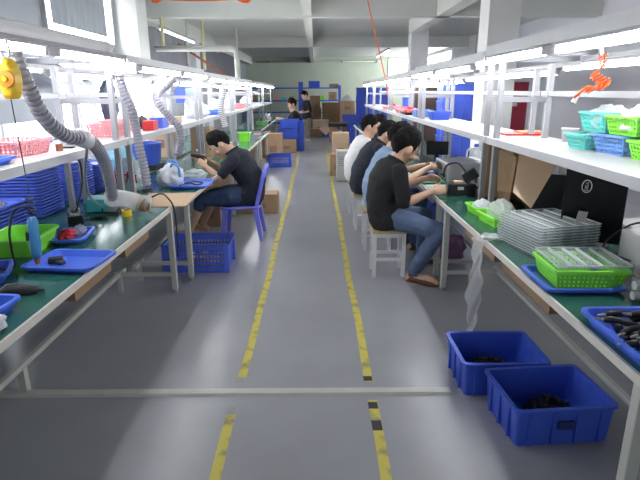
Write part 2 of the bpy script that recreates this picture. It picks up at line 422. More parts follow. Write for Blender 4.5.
    if glasses:
        g = thing('x', 'x', 'x'); bpy.data.objects.remove(g)
        bm = NB()
        for sx in (-1, 1):
            tube(bm, [W(sx*.034+.022*cos(a), .108-.006*abs(cos(a)), .006+.017*sin(a))-base for a in [k*pi/9 for k in range(18)]], .0022*hs, 6, closed=True)
            tube(bm, [W(sx*.056, .103, .01)-base, W(sx*.078, .06, .012)-base, W(sx*.082, -.0, .012)-base], .002*hs, 6)
        tube(bm, [W(-.012, .108, .01)-base, W(.012, .108, .01)-base], .002*hs, 6); obj('glasses', bm, grey_m, root)
    return root
stoolwhite_m = mat('stool_white_paint', S(220,220,222), .45)
def stool(label, x, y, z=.43, sx=.30, sy=.27, rz=0.0):
    t = thing('stool', label, 'stool', (x, y, 0), rz)
    obj('seat', box2(NB(), (-sx/2, -sy/2, z-.028), (sx/2, sy/2, z)), wood_m, t, bevel=.006)
    for a in (-1, 1):
        for b in (-1, 1): obj('leg', box2(NB(), (a*(sx/2-.022)-.016, b*(sy/2-.022)-.016, 0), (a*(sx/2-.022)+.016, b*(sy/2-.022)+.016, z-.028)), stoolwhite_m, t, bevel=.003)
        obj('rail', bar(NB(), (a*(sx/2-.022), -sy/2+.03, .17), (a*(sx/2-.022), sy/2-.03, .17), .02, .024), stoolwhite_m, t)
        obj('rail', bar(NB(), (-sx/2+.03, a*(sy/2-.022), .165), (sx/2-.03, a*(sy/2-.022), .165), .02, .024), stoolwhite_m, t)
        obj('apron', bar(NB(), (-sx/2+.02, a*(sy/2-.022), z-.045), (sx/2-.02, a*(sy/2-.022), z-.045), .018, .034), stoolwhite_m, t)
    return t
stool('wooden-topped white steel stool under the black-shirted worker', .64, 4.44)
stool('wooden-topped white stool under the light blue shirted worker', .63, 5.22)
stool('wooden-topped white stool under the navy-shirted man on the stool side', .60, 6.05)
stool('wooden-topped white stool under the white-shirted worker', .58, 6.95)
stool('wooden-topped white stool under the furthest worker of the stool side', .70, 7.85)
jeans_m = mat('blue_jeans', S(90,108,140), .85, noise_amt=.18, noise_scale=20)
dkjeans_m = mat('dark_jeans', S(52,72,104), .85, noise_amt=.15, noise_scale=20)
blk_m = mat('black_cotton', S(26,26,30), .85, noise_amt=.1, noise_scale=15)
navy_m = mat('navy_cotton', S(34,38,52), .85, noise_amt=.12, noise_scale=15)
ltblue_m = mat('light_blue_cotton', S(134,156,186), .85, noise_amt=.08, noise_scale=12)
wht_m = mat('white_cotton', S(226,226,228), .85, noise_amt=.04, noise_scale=12)
brown_m = mat('brown_leather', S(104,62,46), .45, noise_amt=.2, noise_scale=30)
def facing(deg): return V((cos(radians(deg)), sin(radians(deg)), 0))
def seated(x, y, z, lean, deg, headz, headx, reach=.42, spread=.10, seat_knee=.44, hand_z=.86, ank=.02, hy=0.0, look_down=.45, turn=0.0):
    """generic seated worker bending over the bench; (x,y,z) pelvis, direction deg"""
    f = facing(deg); r = f.cross(V((0,0,1))); p = V((x, y, z)); ch = p+f*lean*.5+V((0,0,.33)); nk = p+f*lean+V((0,0,.475)); hd = V((x, y, headz))+f*headx
    J = dict(pelvis=p, chest=ch, neck=nk, head=hd, fwd=f, look=(facing(deg+turn)+V((0,0,-look_down))), hunch=-f*.055+V((0,0,.0)))
    for s, q in (('R', 1), ('L', -1)):
        J['elbow'+s] = p+f*(lean+.10)+r*(q*.25)+V((0,0,.20)); J['wrist'+s] = p+f*(lean+reach-.02)+r*(q*.08)+V((0,0,hand_z-z)); J['hdir'+s] = f*.9-r*(q*.35)+V((0,0,-.1)); J['hthumb'+s] = V((0,0,.7))-r*(q*.7)
        J['hpalm'+s] = -r*q*.6+V((0,0,-.8))
        J['knee'+s] = p+f*seat_knee+r*(q*spread)+V((0,0,-.02)); a = p+f*(seat_knee-.06)+r*(q*(spread+.02)); J['ankle'+s] = V((a.x, a.y, .085)); t = a+f*.17+r*q*.03; J['toe'+s] = V((t.x, t.y, .03))
    return J
# --- black-shirted worker nearest on the stool side (measured from his outline)
Y0 = 4.44
J = seated(.615, Y0, .545, .10, 12, 1.145, .15)
J['pelvis'] = V((.615, Y0, .545)); J['chest'] = V((.60, Y0, .86)); J['neck'] = V((.69, Y0+.01, 1.015)); J['head'] = V((.765, Y0+.02, 1.135)); J['hunch'] = V((-.035, 0, 0))
J['look'] = facing(30)+V((0,0,-.5))
e = atY(404, 204, 4.22); J['elbowR'] = e; w_ = atY(433, 191, 4.27); J['wristR'] = w_; J['hdirR'] = V((.9,.1,.12)); J['hthumbR'] = V((-.1,.6,.8)); J['hpalmR'] = V((0,.7,-.6))
J['elbowL'] = V((.80, 4.68, .76)); J['wristL'] = V((.985, 4.58, .845)); J['hdirL'] = V((.9,-.25,.05)); J['hthumbL'] = V((0,-.6,.8))
J['kneeR'] = V((1.05, 4.15, .47)); J['ankleR'] = V((.84, 4.21, .10)); J['toeR'] = V((1.02, 4.09, .03))
J['kneeL'] = V((1.03, 4.66, .48)); J['ankleL'] = V((1.02, 4.72, .09)); J['toeL'] = V((1.18, 4.72, .03))
person('seated worker in a black T-shirt, jeans and brown sandals handling the black test device', J, blk_m, jeans_m, hs=1.2, shoe=brown_m, glasses=True, seed=2, collar=blk_m, sleeve=.72, bulk=1.06, vox=.007)
# --- light blue shirt
J = seated(.63, 5.22, .545, .12, 8, 1.145, .21, hand_z=.855)
person('seated worker in a light blue shirt on the stool behind the black-shirted worker', J, ltblue_m, dkjeans_m, hs=1.12, shoe=rubber_m, seed=5, collar=ltblue_m, vox=.010)
J = seated(.55, 6.05, .545, .20, 6, 1.12, .28, hand_z=.855, reach=.38)
person('seated man in a navy shirt and jeans between the light blue and white shirts', J, navy_m, mat('bright_jeans', S(44,66,140), .8), hs=1.08, shoe=rubber_m, seed=8, collar=navy_m, vox=.011)
J = seated(.53, 6.95, .545, .15, 6, 1.215, .20, hand_z=.855, reach=.45)
J['head'] -= V((.02,0,.075)); J['neck'] -= V((.0,0,.02))
person('seated worker in a white T-shirt on the stool side', J, wht_m, navy_m, hs=1.08, shoe=rubber_m, seed=11, vox=.012)
J = seated(.74, 7.85, .545, .12, 6, 1.12, .20, hand_z=.855)
person('furthest seated worker of the stool side, mostly hidden behind the white T-shirt', J, navy_m, navy_m, hs=1.05, shoe=rubber_m, seed=14, vox=.014)
# --- window side: worker on the blue plastic chair
J = seated(-.745, 5.74, .50, .10, 180, 1.035, .28)
J['pelvis'] = V((-.755, 5.74, .49)); J['chest'] = V((-.815, 5.74, .80)); J['neck'] = V((-.92, 5.74, .965)); J['head'] = V((-1.05, 5.73, 1.04)); J['hunch'] = V((.07, 0, 0)); J['look'] = V((-1, -.1, -.75))
J['elbowL'] = atY(219, 178, 5.50); J['wristL'] = atY(206, 167, 5.56); J['hdirL'] = V((-.7,.25,.55)); J['hthumbL'] = V((.3,.4,.8)); J['hpalmL'] = V((-.3,.8,0))
J['elbowR'] = V((-1.10, 5.98, .74)); J['wristR'] = V((-1.235, 5.84, .86)); J['hdirR'] = V((-.7,-.35,.35)); J['hthumbR'] = V((.2,-.5,.8))
J['kneeL'] = V((-1.27, 5.58, .455)); J['ankleL'] = V((-1.42, 5.62, .11)); J['toeL'] = V((-1.56, 5.60, .05))
J['kneeR'] = V((-1.20, 5.88, .45)); J['ankleR'] = V((-1.33, 5.90, .11)); J['toeR'] = V((-1.47, 5.92, .05))
person('seated worker in a navy polo and rolled blue trousers on the blue plastic chair', J, navy_m, dkjeans_m, hs=1.12, seed=17, leg_to=.22, collar=navy_m, bulk=1.2)
# tool in his hands
t = thing('rotary_tool', 'dark hand tool held up by the worker on the blue plastic chair', 'tool', (-1.30, 5.66, .93)); obj('tool_body', tube(NB(), [(-.06,0,.01),(.0,0,0),(.10,.02,-.03)], [.02,.026,.018], 10), rubber_m, t, smooth=True); obj('tool_tip', tube(NB(), [(.10,.02,-.03),(.17,.03,-.04)], [.008,.005], 8), steel_m, t)
# white part in the near worker's fingers
o = obj('white_part', box(NB(), (0,0,0), (.03,.05,.02)), board_m, loc=(1.09, 4.545, .855), bevel=.005); tag(o, 'small white part held between the black-shirted worker\'s fingers', 'part')
# plastic chair
t = thing('plastic_chair', 'royal blue moulded plastic chair under the worker on the window side', 'chair', (-.835, 5.72, 0), radians(-90))
# local: back of the chair towards +y after rotation -> chair faces -x: local front = -y
def seatfn(u, v):
    x = (u-.5)*.40; y = -.20+.40*v; return V((x*(1+.06*(1-v)), y, .372+.012*(2*abs(u-.5))**3-.010*sin(pi*u)+.012*v*v))
bm = NB(); sheet_bm(seatfn, 14, 12, bm); bmesh.ops.solidify(bm, geom=bm.faces[:], thickness=.012); obj('seat', bm, chairblue_m, t, smooth=True)
obj('seat_rim', tube(NB(), [seatfn(u, v)+V((0,0,-.016)) for u, v in [(k/8, 0) for k in range(8)]+[(1, k/8) for k in range(8)]+[(1-k/8, 1) for k in range(8)]+[(0, 1-k/8) for k in range(8)]], .014, 8, closed=True), chairblue_m, t, smooth=True)
for sx in (-1, 1):
    for sy in (-1, 1):
        a = V((sx*.17, sy*.165, .37)); b = V((sx*.205, sy*.225 if sy > 0 else sy*.20, 0)); d = (b-a)
        bm = NB(); loft(bm, [[c+V((x*w_, y*w_, 0)) for x, y in ((-1,-1),(1,-1),(1,1),(-1,1))] for c, w_ in ((a, .030), (a.lerp(b,.5), .024), (b, .018))]); obj('leg', bm, chairblue_m, t, bevel=.006)
arch = [V((-.185, .175, .37)), V((-.19, .215, .52)), V((-.19, .26, .70)), V((-.165, .28, .77)), V((-.10, .285, .80)), V((0, .288, .81)), V((.10, .285, .80)), V((.165, .28, .77)), V((.19, .26, .70)), V((.19, .215, .52)), V((.185, .175, .37))]
obj('back_frame', tube(NB(), spline(arch, 5), .021, 10), chairblue_m, t, smooth=True)
for x in (-.085, 0, .085): obj('back_slat', sheet_bm(lambda u, v, x=x: V((x+(u-.5)*.055, .19+.125*v-.018*sin(pi*v), .38+.415*v)), 2, 10), chairblue_m, t, smooth=True)
# --- far workers
J = seated(-.52, 15.4, .56, .14, 190, 1.235, .16, hand_z=.85)
person('far seated worker in black with bushy hair behind the stacked blue crates', J, blk_m, blk_m, hs=1.25, seed=23, vox=.016)
stool('white stool under the far seated worker in black', -.50, 15.4)
f = facing(200); r = f.cross(V((0,0,1))); p = V((-.27, 17.6, .80))
J = dict(pelvis=p, chest=p+V((-.02,0,.33)), neck=p+V((-.03,0,.50)), head=p+V((-.08,0,.66)), fwd=f, look=f+V((0,0,-.5)), hunch=V((.02,0,0)))
for s, q in (('R', 1), ('L', -1)):
    J['elbow'+s] = p+r*q*.25+V((.02,0,.18)); J['wrist'+s] = p+r*q*.2+f*.22+V((0,0,.12)); J['hdir'+s] = f; J['hthumb'+s] = V((0,0,1)); J['knee'+s] = p+r*q*.1+V((0,0,-.38))+f*.02; J['ankle'+s] = V((p.x, p.y, .09))+r*q*.11; J['toe'+s] = V((p.x, p.y, .03))+r*q*.13+f*.15
person('standing worker in a black top and grey trousers at the far end of the aisle', J, blk_m, mat('grey_trousers', S(132,128,120), .85), hs=1.08, shoe=board_m, seed=29, vox=.016, sleeve=.8)
# ================================================================ setting
XL, XR, YB, YF, ZC = -3.4, 5.25, 26.7, -3.0, 3.2
struct('floor', box2(NB(), (XL-.3, YF, -.1), (XR+1.8, YB+.3, 0)), floor_m)
struct('ceiling', box2(NB(), (XL-.3, YF, ZC), (XR+1.8, YB+.3, ZC+.15)), ceil_m)
# back wall with a window band on the column side
bm = NB()
box2(bm, (XL-.3, YB, 0), (3.6, YB+.2, ZC)); box2(bm, (3.6, YB, 0), (XR, YB+.2, 1.7)); box2(bm, (3.6, YB, 3.12), (XR, YB+.2, ZC))
struct('wall_back', bm, wall_m)
# right wall: grey near, windows far
bm = NB()
box2(bm, (XR, YF, 0), (XR+.2, 19.2, ZC)); box2(bm, (XR, 19.2, 0), (XR+.2, 26.7, 1.7)); box2(bm, (XR, 19.2, 3.12), (XR+.2, 26.7, ZC))
struct('wall_right', bm, greywall_m)
def window(name, a, b, axis, cols, rows, fw=.05, m=day_m, back=.08, blind=None):
    """axis 'x': window in a wall of constant x; a,b = (u,z) corners along y; axis 'y': constant y, u along x"""
    at, (u0, z0), (u1, z1) = axis[1], a, b
    P = (lambda d, u, z: (at+d, u, z)) if axis[0] == 'x' else (lambda d, u, z: (u, at+d, z))
    bm = NB()
    for k in range(cols+1):
        u = u0+(u1-u0)*k/cols; box2(bm, P(-.03, u-fw/2, z0), P(.05, u+fw/2, z1))
    for k in range(rows+1):
        z = z0+(z1-z0)*k/rows; box2(bm, P(-.03, u0, z-fw/2), P(.05, u1, z+fw/2))
    fr = struct(name, bm, white_m)
    bm = NB(); box2(bm, P(back, u0, z0), P(back+.01, u1, z1)); obj('pane', bm, m, fr)
    return fr
window('window_1', (3.6, 1.7), (XR, 3.12), ('y', YB), 2, 1, .06)
window('window_2', (19.2, 1.7), (26.6, 3.12), ('x', XR), 4, 1, .08)
# left wall: openings for low windows and upper, blind-covered windows
segs = [(YF, 5.6), (6.6, 9.45), (9.95, 13.6), (14.2, 18.0)]
bm = NB()
box2(bm, (XL-.2, YF, 0), (XL, YB, 1.0))
low = [(2.2, 6.8), (7.0, 9.3), (10.2, 12.2)]
ys = [YF]+[y for s in low for y in s]+[YB]
for i in range(0, len(ys), 2): box2(bm, (XL-.2, ys[i], 1.0), (XL, ys[i+1], 2.05))
box2(bm, (XL-.2, YF, 2.05), (XL, YB, 2.33))
ups = [(6.98, 9.25)]
ys = [YF]+[y for s in ups for y in s]+[YB]
for i in range(0, len(ys), 2): box2(bm, (XL-.2, ys[i], 2.33), (XL, ys[i+1], 3.12))
box2(bm, (XL-.2, YF, 3.12), (XL, YB, ZC))
struct('wall_left', bm, blind_m)
for i, (a, b) in enumerate(low): window('window_%d' % (3+i), (a, 1.0), (b, 2.05), ('x', XL), 4, 2, .06, back=-.12)
for i, (a, b) in enumerate(ups):
    fr = window('window_%d' % (7+i), (a, 2.33), (b, 3.12), ('x', XL), 1, 1, .04, back=-.06)
    bm = NB()
    def wav(u, v, a=a, b=b): return V((XL+.01+.010*sin(u*60), a+.22+(b-a-.42)*u, 2.46+v*.65))
    sheet_bm(wav, 60, 2, bm); obj('grey_blind', bm, blind_m, fr, smooth=True)
# half-lowered grey roller blind in the nearest window, dark curtains further down
def blindfn(u, v): return V((XL+.07+.006*sin(u*70), 2.1+4.85*u, 1.27+.82*v))
tag(obj('roller_blind', sheet_bm(blindfn, 90, 2), blind_m, smooth=True), 'pale grey blind half lowered over the window nearest the camera', 'blind')
def curt(u, v): return V((XL+.12+.05*sin(u*150), 10.0+13.5*u, 1.95+.9*v))
tag(obj('curtain', sheet_bm(curt, 260, 2), darkwall_m, smooth=True), 'long dark grey pleated curtain hanging high along the window wall', 'curtain')
# open awning sash hanging into the room
c0 = atX(60, 80, -3.1); 
sash = thing('awning_sash', 'tilted open window sash hanging inward above the window-side racks', 'window sash', (XL+.02, 5.95, 1.98))
bm = NB()
for p, q in (((0,0,0),(0,1.0,0)), ((.5,0,-.28),(.5,1.0,-.28)), ((0,0,0),(.5,0,-.28)), ((0,1.0,0),(.5,1.0,-.28))): bar(bm, p, q, .045, .045)
obj('sash_frame', bm, white_m, sash)
obj('sash_pane', slab_from(NB(), [(0,0,0),(0,1,0),(.5,1,-.28),(.5,0,-.28)], .006), clear_m, sash)
# ceiling beams
def beam(a, b): return struct('ceiling_beam', box2(NB(), a, b), beam_m)
beam((2.22, YF, 2.9), (2.46, 13.1, ZC)); beam((-.22, YF, 2.92), (-.06, YB, ZC)); beam((XL, 9.9, 2.86), (XL+.32, YB, ZC))
for y in (3.6, 10.15, 16.9): beam((XL, y, 2.9), (XR, y+.25, ZC))
def column(x0, y0, s=.41): return struct('column', box2(NB(), (x0, y0, 0), (x0+s, y0+s, ZC)), column_m)
column(2.26, 7.2); column(2.3, 13.1)
struct('column', box2(NB(), (XL, 9.35, 0), (XL+.42, 9.9, ZC)), column_m)
struct('column', box2(NB(), (4.75, 16.2, 0), (XR, 19.0, ZC)), column_m)
struct('column', box2(NB(), (XL, 14.0, 0), (XL+.35, 14.5, 2.86)), greywall_m)
struct('baseboard_back', box2(NB(), (XL, YB-.02, 0), (XR, YB, .1)), greywall_m)

# floor lines
def tape_mat():
    m = bpy.data.materials.new('yellow_floor_tape'); m.use_nodes = True; nt = m.node_tree; b = nt.nodes['Principled BSDF']
    tc = nt.nodes.new('ShaderNodeTexCoord'); n = nt.nodes.new('ShaderNodeTexNoise'); n.inputs['Scale'].default_value = 9; n.inputs['Detail'].default_value = 6
    nt.links.new(tc.outputs['Object'], n.inputs['Vector'])
    cr = nt.nodes.new('ShaderNodeValToRGB'); nt.links.new(n.outputs['Fac'], cr.inputs['Fac'])
    e = cr.color_ramp.elements; e[0].position = .36; e[0].color = S(150,142,96)+(1,); e[1].position = .5; e[1].color = S(206,192,84)+(1,)
    nt.links.new(cr.outputs['Color'], b.inputs['Base Color']); b.inputs['Roughness'].default_value = .55; return m
ytape_m = tape_mat()
def wob(y, s): return .006*sin(y*1.7+s)+.004*sin(y*4.1+s*2)
def strip(pts, w, z=.0015):
    bm = NB(); rows = [(bm.verts.new((x-w/2, y, z)), bm.verts.new((x+w/2, y, z))) for x, y in pts]
    for a, b in zip(rows, rows[1:]): bm.faces.new((a[0], a[1], b[1], b[0]))
    return bm
for nm, x0, x1, lab, sd, gap in (('floor_tape', -.437, -.43, 'worn yellow tape line along the window side of the aisle', 1, (2.36, 2.62)),
                            ('floor_tape', .29, .305, 'worn yellow tape line along the aisle beside the stools', 3, (2.42, 2.6))):
    t = thing(nm, lab, 'floor tape')
    for ya, yb in ((-1.0, gap[0]), (gap[1], 16.5)):
        n = int((yb-ya)/.12)
        obj('tape_strip', strip([(x0+(x1-x0)*(ya+(yb-ya)*i/n)/14+wob(ya+(yb-ya)*i/n, sd), ya+(yb-ya)*i/n) for i in range(n+1)], .05), ytape_m, t)
    patches = ((2.3, 2.37), (2.6, 2.66)) if sd == 1 else ((2.16, 2.24), (2.34, 2.4), (2.61, 2.66))
    for a, b in patches:
        obj('dark_patch', strip([(x0+wob(a, sd), a), (x0+wob(b, sd), b)], .05, .003), grey_m if sd == 1 else rubber_m, t)
# cable cover across the floor
bm = NB(); a, b = V((-1.80, 2.507, 0)), V((.735, 2.497, 0)); d = V((.003, 1, 0)).normalized()
prof = [(-.034, 0), (-.024, .014), (.024, .014), (.034, 0)]
loft(bm, [[a+d*u+V((0,0,h)) for u, h in prof], [b+d*u+V((0,0,h)) for u, h in prof]])
tag(obj('cable_cover', bm, cream_m), 'long white cable cover strip laid across the grey floor and both yellow lines', 'cable cover')

# services overhead
t = thing('conduit_pipe', 'fat white conduit pipe running above the nearest window-side lamps', 'pipe', (-1.47, 0, 1.895))
obj('pipe_run', cyl(NB(), (0, -.5, 0), (0, 3.88, 0), .042, 20), duct_m, t, smooth=True)
for y in (1.75, 2.32, 3.84): obj('joint_collar', cyl(NB(), (0, y-.03, 0), (0, y+.03, 0), .046, 20), duct_m, t)
# white water pipe with elbow dropping to the racks
p = [atY(120, 52, 10.5), atY(146, 51, 10.5), atY(238, 48.5, 10.5)]
z = p[2].z; pts = [V((-3.05, 10.5, z)), V((-1.62, 10.5, z)), V((-1.53, 10.5, z-.03)), V((-1.5, 10.5, z-.12)), V((-1.5, 10.5, 1.835))]
tag(obj('overhead_pipe', tube(NB(), pts, .055, 12), cream_m, smooth=True), 'thick white pipe crossing under the ceiling then dropping to the window-side racks', 'pipe')
# hanging rods by the grey wall
for k, (px, py0, py1, yy, m, lab, r) in enumerate((
    (158, -20, 46, 10.2, ylpaint_m, 'yellowed vertical hanger rod beside the white wall column', .03),
    (186, 26, 64, 12.6, cream_m, 'thin pale hanger rod in front of the dark grey curtain wall', .02),
    (203, 38, 70, 13.2, ylpaint_m, 'yellowed hanger rod left of the grey wall pier', .035),
    (237, 52, 82, 14.5, cream_m, 'pale hanger rod just beside the dropping white pipe', .035))):
    a = atY(px, py0, yy); b = atY(px, py1, yy)
    bm = NB(); cyl(bm, (a.x, yy, ZC), (a.x, yy, b.z), r, 8); o = obj('hanger_rod', bm, m); tag(o, lab, 'rod')
a, b = atY(178, 44, 12.9), atY(245, 88, 12.9)
tag(obj('diagonal_brace', bar(NB(), (a.x, 12.9, a.z), (b.x, 12.9, b.z), .05, .05), rust_m), 'rusty diagonal brace crossing the dark grey curtain wall', 'brace')
a, b = atY(160, 58, 10.0), atY(186, 66, 10.0)
# pipe with fittings along the back wall
t = thing('wall_pipe', 'thin pipe with dark clamps running along the pale back wall below the ceiling', 'pipe', (0, YB-.14, 2.98))
obj('pipe_run', cyl(NB(), (-2.9, 0, 0), (3.3, 0, 0), .035, 10), cream_m, t, smooth=True)
for x in (-2.3, -.35, 1.3, 3.0):
    bm = NB(); box(bm, (x, .04, 0), (.09, .2, .12)); obj('clamp', bm, grey_m, t)
# red cables
pts = [atY(366, -12, 7.0), atY(372, 20, 7.0), atY(380, 55, 7.0), atY(386, 82, 7.0), atY(388, 97, 7.0)]
tag(obj('hanging_red_cable', tube(NB(), spline([V((pts[0].x, 7.0, ZC))]+pts, 5), .008, 6), orange_m), 'thin red cable dropping from the ceiling to the stool-side racks', 'cable')
pts = [atY(150, -9, 4.4), atY(165, -2, 4.4), atY(200, -.5, 4.4), atY(232, -2, 4.4), atY(252, -9, 4.4)]
tag(obj('hanging_orange_cable', tube(NB(), spline([V((pts[0].x, 4.4, ZC))]+pts+[V((pts[-1].x, 4.4, ZC))], 6), .014, 6), orange_m), 'orange cable sagging from the ceiling near the white wall column', 'cable')
# glowing strip imitating daylight leaking at left wall top; tube lamp beside far column
def strip_light(a, b, label):
    t = thing('ceiling_glow_strip', label, 'lamp', a); a = V(a); b = V(b)
    obj('lamp_housing', bar(NB(), (0,0,.05), b-a+V((0,0,.05)), .07, .05), white_m, t)
    obj('lamp_tube', tube(NB(), [(0,0,0), b-a], .022, 8), leak_m, t)
strip_light((XL+.45, 10.6, 2.74), (XL+.45, 13.4, 2.74), 'glowing strip standing in for daylight leaking above the dark grey curtain wall')
strip_light((2.2, 16.3, 2.75), (2.2, 19.3, 2.75), 'bright tube lamp below the ceiling beside the far column')
# ================================================================ work benches, racks, lamps
ZB = .745
BOUND = [1.29, 3.92, 6.6, 9.3, 12.0, 14.7, 17.4]
def bench(side, xe, y0, y1, depth, label, rails=True, group=None):
    L = y1-y0
    t = thing('workbench', label, 'workbench', (xe, y0, 0), 0, group)
    s = side
    obj('worktop', box2(NB(), (s*.012, 0, ZB-.028), (s*depth, L, ZB)), green_m, t)
    obj('edge_band', box2(NB(), (0, -.002, ZB-.034), (s*.012, L+.002, ZB+.001)), edge_m if xe > -1.5 else green_m, t)
    back_row = xe < -1.5; main_left = side < 0 and not back_row
    for y in (.12, L-.12):
        xs = (.05, depth-.08) if side > 0 else ((.05,) if main_left else (depth-.08,))
        for x in xs:
            bm = NB(); box2(bm, (s*x-.022, y-.022, .03), (s*x+.022, y+.022, ZB-.03)); l = obj('leg', bm, cream_m, t, bevel=.004)
            obj('foot', cyl(NB(), (s*x, y, 0), (s*x, y, .03), .02, 10), grey_m, l)
        if rails:
            e = depth-.08 if side > 0 else .54
            if not back_row: obj('cross_rail', bar(NB(), (s*.05, y, .16), (s*e, y, .16), .03, .03), cream_m, t)
            if main_left: obj('rail_foot', box2(NB(), (s*.5-.015, y-.015, 0), (s*.5+.015, y+.015, .155)), cream_m, t)
        if not back_row: obj('top_rail', bar(NB(), (s*.05, y, ZB-.05), (s*(depth-.02), y, ZB-.05), .03, .035), cream_m, t)
    xr = s*.5
    if back_row: obj('light_block_panel', box2(NB(), (s*(depth-.02), .02, .30), (s*depth, L-.02, ZB-.03)), lgrey_m, t)  # unseen panel added to block window light below the rear bench
    if main_left and y0 < 2: obj('rail_foot', box2(NB(), (s*.5-.02, 2.53-y0-.02, 0), (s*.5+.02, 2.53-y0+.02, .16)), cream_m, t)
    if rails and not back_row: obj('long_rail', bar(NB(), (xr, .0, .16), (xr, L-.0, .16), .032, .032), cream_m, t, bevel=.004)
    return t
def rack(side, xf, xb, y0, y1, label, zl=1.78, zs=1.262, back=0.6):
    L = y1-y0; s = side; w = abs(xb-xf)
    t = thing('shelf_rack', label, 'rack', (xf, y0, 0))
    for y in (.03, L-.03):
        for x, zt in ((0, zl+.03), (s*w, zl-.02)):
            obj('post', box2(NB(), (x-.019, y-.019, ZB+.0005), (x+.019, y+.019, zt)), white_m, t, bevel=.003)
        obj('cross_bar', bar(NB(), (0, y, 1.535), (s*w, y, 1.535), .03, .035), white_m, t)
        obj('top_arm', bar(NB(), (0, y, zl+.05), (s*(w+back*.5), y, zl+.05), .03, .035), white_m, t)
    obj('long_bar', bar(NB(), (s*w, -.09, 1.575), (s*w, L+.07, 1.575), .03, .035), white_m, t)
    obj('shelf_board', box2(NB(), (-s*.03, -.09, zs-.02), (s*(w+.08), L+.07, zs)), board_m, t)
    obj('shelf_edge', box2(NB(), (-s*.045, -.09, zs-.045), (-s*.03, L+.07, zs+.003)), lgrey_m, t)
    if s < 0 and y0 < 2: obj('lamp_channel', box2(NB(), (-s*.10, -.09, zl+.035), (-s*.019, L+.07, zl+.05)), grey_m, t)
    else: obj('lamp_channel', box2(NB(), (-s*.10, -.09, zl+.035), (-s*.019, L+.07, zl+(.1 if s > 0 else .085))), lgrey_m, t)
    obj('joint_box', box2(NB(), (-s*.10, L+.02, zl+.0), (-s*.03, L+.068, zl+.034)), grey_m, t)
    obj('rear_lamp_channel', box2(NB(), (s*(w+back*.5-.04), -.09, zl-.0), (s*(w+back*.5+.04), L+.07, zl+.0325)), white_m, t)
    return t
def lamp_proto():
    t = thing('tube_lamp', 'x', 'lamp')
    obj('lamp_housing', box2(NB(), (-.03, 0, .02), (.03, 1.24, .034)), white_m, t)
    obj('lamp_tube', tube(NB(), [(0, .02, 0), (0, 1.22, 0)], .019, 10), tube_m, t, smooth=True)
    for y in (.0, 1.22): obj('lamp_holder', box(NB(), (0, y+.01, .003), (.045, .03, .04)), white_m, t)
    return t
LAMP = lamp_proto(); used = [False]
def lamp(x, y, z, label, group):
    if not used[0]:
        used[0] = True; LAMP.location = (x, y, z); LAMP['label'] = label; LAMP['group'] = group; return LAMP
    return dup(LAMP, (x, y, z), 0, label, group)
NEAR = {0: 'nearest the camera'}
def module_z(i): return [1.80, 1.77, 1.745, 1.735, 1.725, 1.715][i]
for side, xe, xf, xb, nm, n in ((1, 1.0, 1.32, 1.67, 'stool-side', 5), (-1, -1.12, -1.45, -1.83, 'window-side', 6)):
    for i in range(n):
        y0, y1 = BOUND[i], BOUND[i+1]
        e = xe if side > 0 else (-1.12 if i == 0 else (-1.05 if i == 1 else (-1.02 if i < 4 else -1.25)))
        lab = '%s green-topped steel workbench, %s' % (nm, ['nearest the camera', 'second along the row', 'third along the row', 'fourth along the row', 'fifth along the row', 'last of its row'][i])
        bench(side, e, y0+.04, y1+.24-.04 if i == 0 else y1-.02+.2, .76 if side < 0 else .92, lab) if i == 0 else bench(side, e, y0+.24, y1+((.2 if not (side < 0 and i == 3) else -.55) if not (side > 0 and i == 4) else -.9), .76 if side < 0 else .92, lab, rails=i < 2)
        zl = module_z(i)
        rack(side, xf, xb, y0+.1, y1-((.08 if not (side < 0 and i == 3) else .62) if not (side > 0 and i == 4) else 1.0), 'white steel shelf rack standing on the %s bench %s' % (nm, ['nearest the camera', 'second along the row', 'third along the row', 'fourth along the row', 'fifth along the row', 'last in its row'][i]), zl)
    for k in range(2*n-(1 if side > 0 else 0)):
        y = 1.6+1.36*k - (.03 if side < 0 else 0); i = min(max(0, int((y-1.2+.5)/2.7)), 5); z = module_z(i)
        if y+1.2 > BOUND[n]+.4 and side > 0: break
        lamp(xf-.06*side, y, z, 'lit tube lamp over the front of the %s racks, %s from the camera' % (nm, ORD[k]), 'front tube lamps over the %s racks' % nm)
        if k < 2*n-1 and (y+1.2) < BOUND[n]:
            lamp(xb+.3*side, y+.06, z-.036, 'lit tube lamp over the rear of the %s racks, %s from the camera' % (nm, ORD[k]), 'rear tube lamps over the %s racks' % nm)

for i, lab in enumerate(('nearest the camera', 'second from the camera', 'third from the camera', 'fourth from the camera')):
    bench(-1, -1.885, BOUND[i]+.1, BOUND[i+1]-.02, .72, 'green-topped bench close to the windows behind the main row, '+lab)
